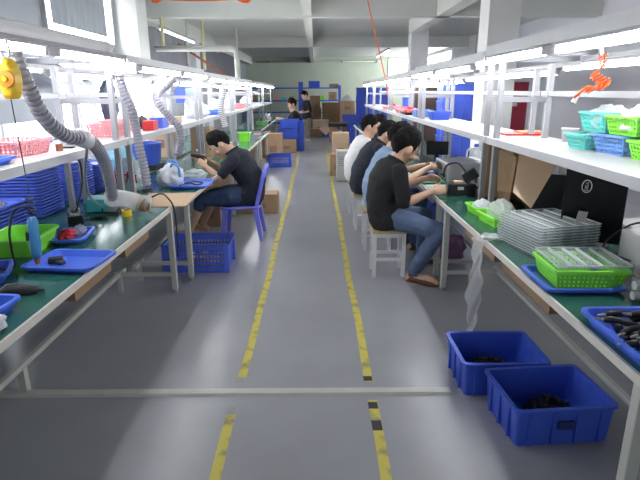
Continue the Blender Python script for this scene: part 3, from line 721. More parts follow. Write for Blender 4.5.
# ================================================================ reusable containers
def fit3(a, b, c):
    L = (b-a).to_2d().length; W = (c-b).to_2d().length; d = b-a
    ctr = (a+c)/2; return ctr, L, W, atan2(d.y, d.x)
def tray(name, label, cat, ctr, L, W, Hh, rz, m, flare=.02, z0=ZB, group=None, rim=.012):
    t = tag(obj(name, tray_bm(L, W, Hh, flare, rim=rim), m, loc=(ctr[0], ctr[1], z0), rotz=rz, smooth=False), label, cat, group)
    return t
def ribbed_crate(name, label, loc, L, W, Hh, rz, m=blue_m, group=None, cat='crate', badge=True):
    t = thing(name, label, cat, loc, rz, group)
    obj('crate_body', tray_bm(L, W, Hh, .012, .008, rim=.014, rc=.018), m, t)
    for s in (-1, 1):
        for k in range(4):
            x = -L*.36+L*.24*k; b = NB(); box(b, (x, s*(W/2-.004), Hh*.46), (.012, .016, Hh*.84)); obj('rib', b, m, t)
        for k in range(3):
            y = -W*.28+W*.28*k; b = NB(); box(b, (s*(L/2-.004), y, Hh*.46), (.016, .012, Hh*.84)); obj('rib', b, m, t)
    b = NB(); box(b, (0, -W/2-.002, Hh*.55), (L*.16, .014, Hh*.2)); 
    if badge: obj('badge', b, mat('badge_navy', S(40,52,110), .5), t)
    return t
def perf_basket(name, label, loc, L, W, Hh, rz, m, nx=8, ny=6, nz=4, flare=.02, group=None, cat='basket', **k):
    o = obj(name, basket_bm(L, W, Hh, flare, nx, ny, nz, **k), m, loc=loc, rotz=rz)
    return tag(o, label, cat, group)
def carton(label, loc, L, W, Hh, rz=0, m=card_m, group=None, name='cardboard_box', tape=True):
    t = thing(name, label, 'box', loc, rz, group)
    obj('carton_body', box2(NB(), (-L/2, -W/2, 0), (L/2, W/2, Hh)), m, t, bevel=.004)
    if tape:
        b = NB(); box2(b, (-L/2-.001, -.025, Hh-.05), (L/2+.001, .025, Hh+.0015)); obj('tape_strip', b, tape_m, t)
        b = NB(); box2(b, (-L/2*.98, -.0015, Hh+.0001), (L/2*.98, .0015, Hh+.0025)); obj('flap_seam', b, cardd_m, t)
        b = NB(); box2(b, (-L*.2, -W/2-.0015, Hh*.3), (L*.2, -W/2, Hh*.55)); obj('printed_patch', b, cardd_m, t)
    return t
def crumple(c, r, seed, m, name, label, cat, sq=.75, detail=2.2, group=None, parent=None, amt=.35):
    bm = NB(); bmesh.ops.create_icosphere(bm, subdivisions=4, radius=1)
    for v in bm.verts:
        n = v.co.normalized(); f = 1+amt*noise.noise(n*detail+V((seed, seed*.7, 3)))+.14*noise.noise(n*7+V((seed, 1, 2)))
        v.co = V((n.x*r[0]*f, n.y*r[1]*f, max(n.z*r[2]*f, -r[2]*sq)+r[2]*sq))
    o = obj(name, bm, m, parent, loc=c, smooth=True)
    return o if parent is not None else tag(o, label, cat, group)
def heap_bits(name, label, cat, ctr, rx, ry, z0, zt, n, m, size=(.05,.012,.01), parent=None, kind='stuff', seed=1):
    rnd = random.Random(seed); bm = NB()
    for i in range(n):
        a = rnd.uniform(0, 2*pi); q = sqrt(rnd.random()); x = cos(a)*q*rx; y = sin(a)*q*ry; z = z0+(zt-z0)*(1-q*q)*rnd.uniform(.35, 1)
        rot = M.Rotation(rnd.uniform(0, pi), 3, 'Z') @ M.Rotation(rnd.uniform(-.5, .5), 3, 'Y')
        box(bm, (x, y, z), (size[0]*rnd.uniform(.6,1.3), size[1]*rnd.uniform(.7,1.4), size[2]*rnd.uniform(.7,1.4)), rot)
    # the mound itself
    ell(bm, (0, 0, z0), (rx*.92, ry*.92, (zt-z0)*.75), None, 16, 8)
    for v in [v for v in bm.verts if v.co.z < z0-.001]: v.co.z = z0-.001
    o = obj(name, bm, m, parent, loc=ctr)
    tag(o, label, cat)
    o['kind'] = kind
    return o

# ================================================================ floor things, column/stool side
c1 = ribbed_crate('parts_crate', 'blue plastic crate on the floor, nearer the camera, dark parts inside', (1.135, 2.225, 0), .475, .365, .20, radians(4.5))
c2 = ribbed_crate('parts_crate', 'blue plastic crate on the floor behind the nearer one, under the hanging clear film', (1.015, 2.635, 0), .455, .37, .20, radians(.5))
bits_m = mat('dark_part_pieces', S(38,36,40), .45, noise_amt=.25, noise_scale=30)
heap_bits('dark_parts', 'heap of small dark parts inside the nearer blue floor crate', 'parts', (1.175, 2.265, 0), .13, .09, .01, .115, 220, bits_m, seed=3)
heap_bits('dark_parts', 'flat heap of small dark parts inside the further blue floor crate', 'parts', (1.0, 2.65, 0), .15, .12, .01, .125, 200, bits_m, seed=4)
# clear film strip hanging from the bench edge
def film(u, v):
    return V((.925+.012*sin(v*9+u*3)+.055*u-.03*v*v+.008*sin(v*31+u*9), 2.95-.07*u*(1.3-v)+.012*sin(v*14+u*6)-.10*v, .76-.64*v))
bm = NB(); sheet_bm(film, 6, 50, bm); bmesh.ops.solidify(bm, geom=bm.faces[:], thickness=.001)
t = thing('film_strip', 'crumpled clear film strip hanging off the bench edge into the floor crate', 'film')
obj('hanging_strip', bm, film_m, t, smooth=True)
crumple((1.045, 2.95, ZB), (.065, .06, .02), 5, film_m, 'film_bunch', '', '', parent=t)

# ================================================================ stool-side bench: nearest bench
t = thing('parts_tray', 'blue tray full of black handles on the bench edge nearest the camera', 'tray', (1.155, 1.62, ZB), 0)
obj('tray_body', tray_bm(.275, .40, .05, .02), ltray_m, t)
rnd = random.Random(5)
for i in range(26):
    x = rnd.uniform(-.065, .065); y = -.13+.26*(i % 13)/12; z = .018+.012*(i % 3)+.022*(i//13); a = rnd.uniform(-.5, .5)+ (0 if i % 4 else .9); L = rnd.uniform(.10, .14)
    o = thing('black_tool', 'black plastic tool handle lying in the blue tray of black handles', 'handle', (1.155+x, 1.62+y, ZB+z), a, 'black handles in the near tray')
    bm = NB(); tube(bm, [(-L/2,0,0), (-L*.3,.004,.004), (0,0,.006), (L*.3,-.004,.002), (L/2,-.012,0)], [.010,.014,.012,.014,.008], 8); obj('grip', bm, black_m, o, smooth=True)
    bm = NB(); tube(bm, [(-L/2-.03,0,0), (-L/2,0,0)], [.004,.007], 6); obj('shank', bm, grey_m, o)
tray('blue_tray', 'shallow blue tray under the lime tray on the stool-side bench', 'tray', (1.175, 2.225), .335, .315, .03, 0, ltray_m)
perf_basket('lime_tray', 'lime green mesh-sided tray with clear tray lying on it', (1.21, 2.24, ZB+.008), .31, .275, .09, radians(-3), lime_m, 14, 12, 4, .018, cat='tray', fx=.6, fz=.55)
def clear_tray_bm(L, W, Hh, n=5):
    bm = NB(); loft(bm, [rrect(L-.012, W-.012, .01, 0), rrect(L-.008, W-.008, .01, Hh), rrect(L, W, .012, Hh), rrect(L, W, .012, Hh+.003), rrect(L-.016, W-.016, .01, Hh+.003), rrect(L-.02, W-.02, .01, .003)])
    for k in range(1, n):
        x = -L/2+L*k/n; box2(bm, (x-.012, -W/2+.014, .004), (x+.012, W/2-.014, Hh*.9))
    return bm
def clear_rim(L, W, h, par):
    bm = loft(NB(), [rrect(L, W, .012, h), rrect(L+.002, W+.002, .012, h+.0032), rrect(L-.012, W-.012, .01, h+.0032), rrect(L-.012, W-.012, .01, h), rrect(L, W, .012, h)], False, False)
    obj('rim', bm, clearrim_m, par)
    for k in range(1, 5):
        x = -L/2+L*k/5; obj('divider', box2(NB(), (x-.006, -W/2+.012, h*.5), (x+.006, W/2-.012, h+.003)), clearrim_m, par)
t = thing('clear_tray', 'clear compartment tray lying across the lime green tray', 'tray', (1.225, 2.255, ZB+.1), radians(-3))
obj('tray_shell', clear_tray_bm(.33, .285, .014), clear_m, t); clear_rim(.33, .285, .014, t)
# stack of clear trays: every tray its own object
ct = None; n_ct = 11
for k in range(n_ct):
    z = ZB+.0005+k*.0155; lab = 'clear compartment tray in the tall clear stack on the stool-side bench' if k < n_ct-1 else 'topmost clear compartment tray of the tall clear stack'
    rz = radians(13)+rnd.uniform(-.01, .01)
    p = (1.30+rnd.uniform(-.002,.002), 2.80+rnd.uniform(-.002,.002), z)
    if ct is None:
        ct = thing('clear_tray', lab, 'tray', p, rz, 'stacked clear trays'); obj('tray_shell', clear_tray_bm(.37, .40, .0115), clear_m, ct); clear_rim(.37, .40, .0115, ct)
    else: dup(ct, p, rz, lab)
# two small lime baskets with plastic bags
perf_basket('small_lime_basket', 'small lime green basket holding bagged parts, nearer the clear trays', (1.21, 3.33, ZB), .17, .25, .065, radians(8), lime_m, 7, 9, 3, .012)
perf_basket('small_lime_basket', 'small lime green basket beside the black test device, further from the camera', (1.195, 3.63, ZB), .15, .22, .06, radians(4), lime_m, 7, 9, 3, .012)
crumple((1.235, 3.34, ZB+.012), (.085, .115, .085), 11, film_m, 'plastic_bag', 'crumpled clear bag bulging out of the nearer small lime basket', 'bag', .6)
crumple((1.205, 3.63, ZB+.012), (.06, .085, .055), 13, bag_m, 'plastic_bag', 'small white bag in the further small lime basket', 'bag', .6)
crumple((1.30, 3.20, ZB+.004), (.06, .06, .05), 17, film_m, 'plastic_bag', 'loose clear bag between the lime basket and the clear trays', 'bag', .6)
# open carton with dropped flap (behind the posts)
t = thing('open_carton', 'tall open cardboard carton with a flap drooping over the black screens', 'box', (0,0,0))
za = ZB
A = [V((1.405, 4.22, za)), V((1.515, 4.22, za)), V((1.515, 4.22, 1.235)), V((1.405, 4.22, 1.235))]
obj('narrow_side', slab_from(NB(), A, -.02), card_m, t)
def q3(*ps): return [atY(px, py, y) for px, py, y in ps]
P = q3((499,150,3.72), (517,157,3.6), (511,193,3.6), (497,190,3.72))
obj('side_flap', slab_from(NB(), [P[0], P[1], P[2], P[3]], .006), cardd_m, t)
P = q3((520,147,3.62), (557,164,3.30), (531,208,3.02), (513,192,3.22))
mid = [P[0].lerp(P[3], .35), P[1].lerp(P[2], .35)]
obj('drooping_flap', slab_from(NB(), [P[0], P[1], P[2], P[3]], .006), cardl_m, t)
obj('carton_back', slab_from(NB(), [V((1.60, 4.20, za)), V((1.60, 3.62, za)), V((1.60, 3.62, 1.19)), V((1.60, 4.20, 1.19))], .006), card_m, t)
obj('carton_side', slab_from(NB(), [V((1.51, 4.2, za)), V((1.43, 3.72, za)), V((1.43, 3.72, 1.19)), V((1.51, 4.2, 1.19))], .006), cardd_m, t)
# monitor with round logo, back turned to the aisle
mz = atan2(-.13, .28)
t = thing('monitor', 'big glossy black monitor with a round silver logo under the stool-side shelf', 'monitor', (1.54, 2.79, ZB), mz)
bm = NB(); box2(bm, (-.155, -.018, .03), (.155, .022, .465)); obj('screen_case', bm, gloss_m, t, bevel=.008)
bm = NB(); tube(bm, [(.024*cos(a*pi/12)-.045, -.0195, .345+.034*sin(a*pi/12)) for a in range(24)], .0028, 6, closed=True); lg = obj('logo_ring', bm, lgrey_m, t)
bm = text_bm('DELL', .024, .0006); bmesh.ops.transform(bm, matrix=M.Translation((-.045, -.0195, .345)) @ M.Rotation(pi/2, 4, 'X') @ M.Rotation(pi/2, 4, 'Z'), verts=bm.verts); obj('logo_letters', bm, lgrey_m, lg)
obj('stand_neck', box2(NB(), (-.04, .022, 0), (.04, .05, .2)), black_m, t, bevel=.004)
obj('stand_foot', loft(NB(), [[V((x, y+.03, z)) for x, y, z in rrect(.22, .16, .04, 0)], [V((x, y+.03, z)) for x, y, z in rrect(.20, .14, .04, .014)]]), black_m, t)
pp = atY(582, 217, 2.70)
o = obj('paper_note', slab_from(NB(), [(-.035, 0, -.028), (.018, 0, -.034), (.04, .02, .022), (-.012, .02, .03)], .002), board_m, loc=(pp.x, pp.y, pp.z)); tag(o, 'small white card leaning on the glossy black monitor', 'card')
t = thing('monitor', 'plain matt black monitor standing behind the drooping carton flap', 'monitor', (1.56, 3.30, ZB), radians(-25))
obj('screen_case', box2(NB(), (-.17, -.015, .05), (.14, .02, .33)), black_m, t, bevel=.006)
obj('stand_neck', box2(NB(), (-.03, .02, 0), (.03, .045, .2)), black_m, t)
obj('stand_foot', box2(NB(), (-.1, -.03, 0), (.1, .1, .012)), black_m, t, bevel=.004)
p = atY(560, 170, 3.55)
carton('white box standing behind the matt black monitor', (1.79, 3.5, ZB), .16, .2, .44, 0, board_m, name='white_box', tape=False)
# power unit with a fan, pale connector housing, paper
t = thing('power_unit', 'pale grey power unit with a fan grille behind the lime tray', 'power unit', (1.70, 2.50, ZB), radians(4))
obj('unit_case', box2(NB(), (-.10, -.09, 0), (.10, .09, .16)), lgrey_m, t, bevel=.004)
bm = NB(); cyl(bm, (-.055, -.0905, .085), (-.055, -.094, .085), .032, 20); fa = obj('fan_opening', bm, black_m, t)
for k in range(5):
    a = 2*pi*k/5; bm = NB(); ell(bm, (-.055+.016*cos(a), -.095, .085+.016*sin(a)), (.011, .0015, .007), M.Rotation(-a, 3, 'Y'), 8, 6); obj('fan_blade', bm, lgrey_m, fa)
obj('socket', box2(NB(), (-.02, -.094, .03), (.03, -.09, .06)), black_m, t)
t = thing('connector_housing', 'pale grey moulded connector housing beside the near blue tray', 'connector', (1.40, 2.02, ZB), 0)
obj('housing_body', box2(NB(), (-.045, -.05, .02), (.09, .06, .085)), grey_m, t, bevel=.012)
for z in (.025, .07):
    bm = NB(); cyl(bm, (-.075, -.02, z), (-.04, -.02, z), .019, 12); obj('plug_barrel', bm, lgrey_m, t)
obj('housing_base', box2(NB(), (-.03, -.07, 0), (.09, .07, .022)), lgrey_m, t, bevel=.004)
o = obj('parts_box', box2(NB(), (1.53, 2.18, ZB), (1.76, 2.33, ZB+.045)), mat('pink_white', S(226,206,214), .5)); tag(o, 'flat pinkish white box in front of the power unit', 'box')
p = [V((1.74, 2.93, ZB+.12)), V((1.93, 2.93, ZB+.10)), V((1.93, 2.72, ZB+.13)), V((1.74, 2.72, ZB+.14))]
t = thing('paper_stack', 'grey carton of white printed sheets beside the glossy black monitor', 'paper stack', (1.84, 2.82, ZB))
obj('grey_carton', box2(NB(), (-.1, -.12, 0), (.075, .12, .10)), grey_m, t)
obj('paper_sheets', box2(NB(), (-.105, -.13, .1005), (.075, .13, .125)), board_m, t)
tag(obj('black_cable', tube(NB(), spline([(1.62, 2.46, ZB+.012), (1.52, 2.60, ZB+.05), (1.66, 2.62, ZB+.17), (1.80, 2.55, ZB+.2)], 6), .006, 6), rubber_m), 'black cable arching behind the pale power unit', 'cable')

# second bench: black test device, instruments, screens
t = thing('test_device', 'black bench device with a raised hinged head beside the black-shirted worker', 'device', (1.235, 4.36, ZB), radians(-8))
obj('device_body', box2(NB(), (-.11, -.09, 0), (.12, .09, .10)), black_m, t, bevel=.006)
obj('rating_label', box2(NB(), (-.03, -.0925, .05), (.02, -.09, .075)), board_m, t)
obj('hinged_head', bar(NB(), (.03, .0, .13), (.13, -.02, .20), .11, .09), black_m, t, bevel=.008)
obj('tan_pad', box2(NB(), (-.06, -.06, .1), (.02, .02, .115)), cardl_m, t, bevel=.004)
obj('gooseneck', tube(NB(), spline([(-.13, .12, .12), (-.11, .13, .22), (-.02, .1, .25), (.05, .02, .18)], 6), .009, 8), rubber_m, t, smooth=True)
def instrument(label, loc, L, W, Hh, rz=0):
    t = thing('instrument', label, 'instrument', loc, rz)
    obj('case', box2(NB(), (-L/2, -W/2, .01), (L/2, W/2, Hh)), lgrey_m, t, bevel=.006)
    obj('front_panel', box2(NB(), (-L/2-.004, -W/2+.01, .02), (-L/2, W/2-.01, Hh-.012)), grey_m, t)
    obj('display', box2(NB(), (-L/2-.006, -W*.1, Hh*.5), (-L/2-.004, W*.35, Hh*.85)), rubber_m, t)
    for k in range(3):
        bm = NB(); cyl(bm, (-L/2-.004, -W*.36+.05*k, Hh*.3), (-L/2-.022, -W*.36+.05*k, Hh*.3), .012, 10); obj('dial', bm, rubber_m, t)
    for sx in (-1, 1):
        for sy in (-1, 1): obj('foot', box2(NB(), (sx*L*.4-.012, sy*W*.4-.012, 0), (sx*L*.4+.012, sy*W*.4+.012, .01)), rubber_m, t)
    return t
instrument('wide pale grey bench instrument behind the black test device', (1.48, 5.20, ZB), .42, .52, .175)
instrument('low pale instrument nearest the tall carton side', (1.56, 4.50, ZB), .28, .26, .13)
for k, (dx, dy, a) in enumerate(((-.05, -.1, .2), (.08, .1, -.3))):
    o = obj('paper_sheet', box2(NB(), (-.105, -.15, 0), (.105, .15, .002)), board_m, loc=(1.48+dx, 5.20+dy, ZB+.1755+.0025*k), rotz=a); tag(o, ('lower' if k == 0 else 'upper')+' white sheet lying on the wide pale instrument', 'paper')
t = thing('monitor', 'small black monitor on the bench beyond the wide pale instrument', 'monitor', (1.44, 6.15, ZB), radians(-6))
obj('screen_case', box2(NB(), (-.13, -.015, .12), (.13, .015, .28)), black_m, t, bevel=.006)
obj('stand_neck', box2(NB(), (-.025, .0, 0), (.025, .03, .14)), black_m, t); obj('stand_foot', box2(NB(), (-.09, -.05, 0), (.09, .07, .012)), black_m, t)
t = thing('keyboard_box', 'pale grey flat set-top device below the small black monitor', 'device', (1.44, 5.78, ZB))
obj('case', box2(NB(), (-.15, -.10, 0), (.14, .10, .075)), lgrey_m, t, bevel=.004); obj('dark_top', box2(NB(), (-.05, -.09, .075), (.13, .09, .092)), rubber_m, t, bevel=.004)
p = atZ(473, 156, ZB)
bm = NB(); prof = [(.07,0),(.075,.02),(.075,.15),(.055,.2),(.022,.235),(.022,.26)]
loft(bm, [[V((r*cos(2*pi*j/16), r*sin(2*pi*j/16), z)) for j in range(16)] for r, z in prof])
t = thing('white_jug', 'white plastic jug standing on the bench before the blue crate tower', 'jug', (1.78, 5.75, ZB+.0))
obj('jug_body', bm, bag_m, t, smooth=True); obj('jug_cap', cyl(NB(), (0,0,.255), (0,0,.285), .026, 12), blue_m, t)
obj('jug_grip', tube(NB(), spline([(-.02,0,.24),(-.09,0,.22),(-.1,0,.15),(-.07,0,.10)], 5), .011, 8), bag_m, t)
crumple((1.79, 5.3, ZB+.0), (.07, .08, .10), 23, sky_m, 'blue_bag', 'small blue bag beside the white jug on the stool-side bench', 'bag', .7)
o = obj('green_mat', box2(NB(), (1.02, 4.90, ZB), (1.26, 5.25, ZB+.004)), mat('mat_green', S(38,120,84), .5)); tag(o, 'bright green work mat on the bench before the blue-shirted worker', 'mat')
o = obj('assembly_sheet', box2(NB(), (1.02, 4.56, ZB), (1.30, 4.80, ZB+.003)), board_m); tag(o, 'white sheet on the bench between the two nearest stool-side workers', 'paper')
t = tray('blue_tray', 'small blue tray of parts before the light blue shirted worker', 'tray', (1.25, 5.42), .22, .20, .04, .1, ltray_m)
heap_bits('blue_parts', 'blue and white parts piled in the small blue tray', 'parts', (1.25, 5.42, ZB), .08, .07, .008, .065, 30, sky_m, (.04,.02,.015), seed=8)

# ================================================================ stool-side shelves
ZS = 1.2625
def shelf_basket(label, x, y, z, L, W, Hh, m, rz=radians(12)):
    return perf_basket('shelf_basket', label, (x, y, z), L, W, Hh, rz, m, 10, 7, 4, .022, 'plastic baskets on the near shelf', fx=.5, fz=.5)
# front row on the shelf (long side along the shelf, Y)
RZ = radians(-84)
shelf_basket('lower turquoise basket on the shelf, left of the lower blue one', 1.61, 3.10, ZS, .20, .15, .09, teal_m, RZ)
shelf_basket('lower periwinkle blue basket on the shelf under the lime one', 1.66, 2.82, ZS, .26, .17, .105, sky_m, RZ)
shelf_basket('lower lime green basket at the end of the shelf row nearest the camera', 1.68, 2.52, ZS, .25, .17, .095, lime_m, RZ)
shelf_basket('upper turquoise basket resting across the lower turquoise and blue ones', 1.665, 3.02, ZS+.107, .25, .17, .11, teal_m, RZ)
shelf_basket('upper lime green basket resting on the lower blue one', 1.67, 2.74, ZS+.107, .25, .17, .10, lime_m, RZ)
shelf_basket('upper blue basket nearest the camera on top of the lime one', 1.70, 2.46, ZS+.107, .25, .17, .10, sky_m, RZ)
for x, y, z, r, s, l in ((1.67, 3.0, ZS+.12, (.08,.12,.085), 31, 'crumpled clear bag rising out of the upper turquoise basket'), (1.68, 2.74, ZS+.12, (.08,.12,.08), 33, 'crumpled clear bag heaped in the upper lime basket'), (1.70, 2.46, ZS+.12, (.075,.11,.10), 35, 'clear bag heaped in the upper blue basket')):
    b = crumple((x, y, z), r, s, film_m if s != 33 else bag_m, 'plastic_bag', l, 'bag', .6)
crumple((1.62, 3.09, ZS+.01), (.055, .07, .05), 37, bag_m, 'plastic_bag', 'white packet in the lower turquoise basket', 'bag', .6)
bm = NB(); loft(bm, [[V((r*cos(2*pi*j/16), r*sin(2*pi*j/16), z)) for j in range(16)] for r, z in ((.045,0),(.055,.075),(.06,.08),(.06,.088),(.052,.088),(.042,.005))])
tag(obj('white_tub', bm, board_m, loc=(1.735, 3.56, ZS), smooth=True), 'small white tub on the shelf beside the lower turquoise basket', 'tub')
t = thing('folder', 'flat red and orange folder lying on the shelf behind the white posts', 'folder', (1.63, 4.14, ZS), 0)
obj('red_cover', box2(NB(), (-.16, -.11, 0), (.16, .11, .012)), red_m, t); obj('orange_cover', box2(NB(), (-.02, -.08, .0125), (.17, .12, .024)), mat('folder_orange', S(232,140,92), .6), t)
tray('shelf_bin', 'bright blue bin on the stool-side shelf before the blue crate tower', 'bin', (1.49, 6.36), .24, .24, .10, 0, blue_m, z0=ZS)
tray('shelf_bin', 'pale blue shallow bin on the shelf beside the bright blue bin', 'bin', (1.42, 7.06), .22, .34, .09, 0, sky_m, z0=ZS, flare=.01)
tray('shelf_bin', 'pink bin holding black and red parts, nearer of the two pink shelf bins', 'bin', (1.42, 8.35), .28, .55, .07, 0, pink_m, z0=ZS)
tray('shelf_bin', 'pink bin further along the stool-side shelf', 'bin', (1.42, 9.98), .28, .5, .07, 0, pink_m, z0=ZS)
t = thing('black_tray', 'black flat tray with red parts on the stool-side shelf', 'tray', (1.40, 7.72, ZS))
obj('tray_body', tray_bm(.26, .36, .04, .02), black_m, t)
heap_bits('red_parts', 'red parts heaped on the black flat shelf tray', 'parts', (1.40, 7.72, ZS), .10, .14, .008, .11, 30, red_m, (.05,.03,.03), seed=11)
heap_bits('red_parts', 'red parts heaped in the nearer pink shelf bin', 'parts', (1.42, 8.3, ZS), .11, .22, .008, .12, 30, red_m, (.05,.03,.03), seed=12)
heap_bits('red_parts', 'red parts heaped in the further pink shelf bin', 'parts', (1.42, 9.98, ZS), .11, .2, .008, .12, 30, red_m, (.05,.03,.03), seed=13)

# orange coiled air hose hanging over the shelf
t = thing('coiled_hose', 'bright orange coiled air hose dangling above the shelf baskets', 'hose', (0,0,0))
pts = [atY(602, 54, 2.9), atY(603, 66, 2.9), atY(594, 74, 2.88), atY(600, 79, 2.9), atY(607, 83, 2.9), atY(603, 88, 2.86), atY(596, 86, 2.9), atY(592, 90, 2.86), atY(585, 89, 2.9), atY(580, 92, 2.86), atY(577, 96, 2.9)]
base = spline(pts, 14); pp = []
for i, p in enumerate(base): pp.append(p+V((.014*cos(i*1.1), .024*sin(i*1.1), .016*cos(i*1.1+.6))))
obj('coil', tube(NB(), spline(pp, 3), .0045, 6), orange_m, t, smooth=True)
obj('hose_nozzle', tube(NB(), [pts[-1], atY(573, 103, 2.9)], [.011, .016], 8), lgrey_m, t)
obj('hook', tube(NB(), [atY(602, 48, 2.9), atY(602, 55, 2.9)], .012, 8), steel_m, t)

# ================================================================ under / behind the stool-side racks
crumple((1.33, 4.82, 0), (.12, .13, .14), 41, mat('purple_bag', S(130,92,128), .6), 'purple_bag', 'dark purple bag on the floor under the second stool-side bench', 'bag', .8)
crumple((1.27, 5.62, 0), (.15, .15, .22), 43, royal_m, 'blue_bag', 'royal blue bag on the floor under the second stool-side bench', 'bag', .85)
crumple((1.24, 6.42, 0), (.14, .14, .22), 45, royal_m, 'blue_bag', 'royal blue bag on the floor further under the stool-side benches', 'bag', .85)
for y0, y1, lab in ((2.3, 2.95, 'nearer brown board box hung under the stool-side bench'), (3.1, 3.75, 'further brown board box hung under the stool-side bench')):
    t = thing('under_bench_box', lab, 'box', (1.13, y0, .55)); obj('box_body', box2(NB(), (0, 0, 0), (.3, y1-y0, .14)), cardd_m, t); obj('lip', box2(NB(), (-.008, 0, .11), (0, y1-y0, .14)), card_m, t)
for y0, lab in ((2.55, 'nearer brown board box hung under the window-side bench'), (3.3, 'further brown board box hung under the window-side bench')):
    t = thing('under_bench_box', lab, 'box', (-1.28, y0, .53)); obj('box_body', box2(NB(), (-.28, 0, 0), (0, .5, .165)), cardd_m, t); obj('lip', box2(NB(), (0, 0, .13), (.008, .5, .165)), card_m, t)
def crate_tower(x, y, L, W, n, hh, lab, m=royal_m, z0=0, grp='stacked blue crates'):
    rt = None
    for k in range(n):
        l = 'royal blue crate stacked in '+lab if k < n-1 else 'topmost royal blue crate of '+lab
        if rt is None: rt = ribbed_crate('stacked_crate', l, (x, y, z0), L, W, hh, 0, m, grp, badge=False)
        else: dup(rt, (x+random.uniform(-.01,.01), y, z0+k*(hh+.001)), random.uniform(-.02,.02), l)
crate_tower(2.38, 9.0, .56, .42, 6, .285, 'the tall tower behind the stool-side racks')
crate_tower(2.28, 12.2, .5, .5, 5, .29, 'the tower before the far column')
crate_tower(1.9, 15.6, .6, .5, 6, .28, 'the tower past the end of the stool-side racks', grp='stacked blue crates past the racks')
crate_tower(1.82, 20.0, .56, .5, 6, .285, 'the tallest tower near the far windows', grp='tower of blue crates near the windows')
crate_tower(1.25, 19.0, .55, .5, 3, .26, 'the low stack beside the tallest tower', grp='low stack of blue crates')
t = thing('locker', 'dark red metal locker standing against the grey space behind the racks', 'locker', (3.66, 9.9, 0))
obj('locker_body', box2(NB(), (-.17, -.30, .06), (.17, .30, 1.74)), maroon_m, t, bevel=.006)
obj('locker_door', box2(NB(), (-.16, -.312, .1), (.16, -.30, 1.7)), maroon_m, t); obj('door_label', box2(NB(), (-.12, -.315, 1.32), (-.02, -.312, 1.38)), board_m, t); obj('plinth', box2(NB(), (-.16, -.28, 0), (.16, .28, .06)), rubber_m, t)
t = thing('brown_cabinet', 'dark brown cabinet between the blue crate towers behind the racks', 'cabinet', (2.3, 11.2, 0))
obj('cabinet_body', box2(NB(), (-.25, -.2, 0), (.25, .2, 1.66)), mat('dark_brown', S(84,66,62), .5), t); obj('cabinet_door', box2(NB(), (-.235, -.212, .05), (-.005, -.2, 1.62)), mat('dark_brown', S(84,66,62), .5), t); obj('cabinet_door', box2(NB(), (.005, -.212, .05), (.235, -.2, 1.62)), mat('dark_brown', S(84,66,62), .5), t)
# pale heater cabinet and cartons at the aisle edge
t = thing('heater_cabinet', 'pale cream upright cabinet with vents on the floor past the last stool', 'cabinet', (.49, 9.5, 0))
obj('cabinet_body', box2(NB(), (-.11, -.2, .03), (.16, .2, .56)), cream_m, t, bevel=.01)
for k in range(5): obj('vent_slot', box2(NB(), (-.08, -.203, .3+.035*k), (.12, -.2, .315+.035*k)), grey_m, t)
obj('kick_base', box2(NB(), (-.1, -.19, 0), (.15, .19, .03)), grey_m, t)
carton('small cardboard carton on the floor just past the pale cabinet', (.42, 10.2, 0), .28, .35, .42)
carton('cardboard carton on the aisle edge below the far workers', (.55, 11.6, 0), .36, .4, .72, 0, cardl_m)
# ================================================================ window-side bench items
ctr, L, W, rz = fit3(V((-1.445, 2.40, 0)), V((-1.10, 2.366, 0)), V((-1.083, 2.655, 0)))
t = tray('parts_tray', 'shallow blue tray with a few dark pieces beside the aisle edge', 'tray', ctr, L, W, .035, rz, ltray_m)
for k, (dx, dy, s) in enumerate(((-.085, .015, (.07,.05,.028)), (-.05, -.01, (.05,.035,.02)))):
    o = obj('dark_piece', box(NB(), (0,0,s[2]/2), s), bits_m, loc=(ctr.x+dx, ctr.y+dy, ZB+.007), rotz=.4-.9*k, bevel=.005); tag(o, ('larger' if k == 0 else 'smaller')+' dark piece lying in the shallow blue tray', 'part')
ctr, L, W, rz = fit3(V((-1.52, 2.60, 0)), V((-1.53, 2.97, 0)), V((-1.81, 3.0, 0)))
tray('lime_bin', 'deep lime green bin behind the hanging screwdriver', 'bin', (-1.655, 2.80), .34, .27, .10, radians(94), lime_m, .022)
tray('parts_tray', 'small blue tray holding red packets beside the lime bin', 'tray', (-1.47, 3.02), .30, .17, .035, radians(100), ltray_m)
crumple((-1.50, 3.0, ZB+.009), (.045, .06, .032), 51, red_m, 'red_packet', 'crumpled red packet in the small blue tray beside the lime bin', 'packet', .7)
crumple((-1.46, 3.09, ZB+.009), (.035, .045, .035), 53, film_m, 'clear_packet', 'clear packet at the far end of the red packet tray', 'packet', .7)
tray('parts_tray', 'blue tray cut by the picture edge behind the dark gripper', 'tray', (-1.58, 2.32), .22, .24, .05, radians(20), ltray_m)
tray('parts_tray', 'blue tray nearest the camera on the window-side bench', 'tray', (-1.33, 1.86), .19, .28, .05, radians(-5), ltray_m)
o = obj('dark_piece', tube(NB(), [(-.06,0,.012), (0,.01,.016), (.05,0,.012)], [.012,.014,.008], 8), bits_m, loc=(-1.34, 1.88, ZB+.006), rotz=.6, smooth=True); tag(o, 'dark part in the blue tray nearest the camera', 'part')
t = thing('hand_gripper', 'dark grey hand tool lying flat beside the nearest blue tray', 'tool', (-1.31, 2.12, ZB), radians(20))
obj('tool_body', tube(NB(), [(-.08,0,.014), (-.04,.006,.018), (.02,.004,.018), (.075,-.006,.014)], [.012,.034,.032,.018], 10), rubber_m, t, smooth=True)
obj('tool_jaw', box(NB(), (.085, -.012, .014), (.04,.014,.012)), bits_m, t); obj('tool_slider', box(NB(), (-.02, .004, .036), (.05,.012,.01)), grey_m, t)
crumple((-1.215, 1.76, ZB), (.055, .05, .04), 55, bag_m, 'white_packet', 'small white packet in front of the nearest blue tray', 'packet', .7)
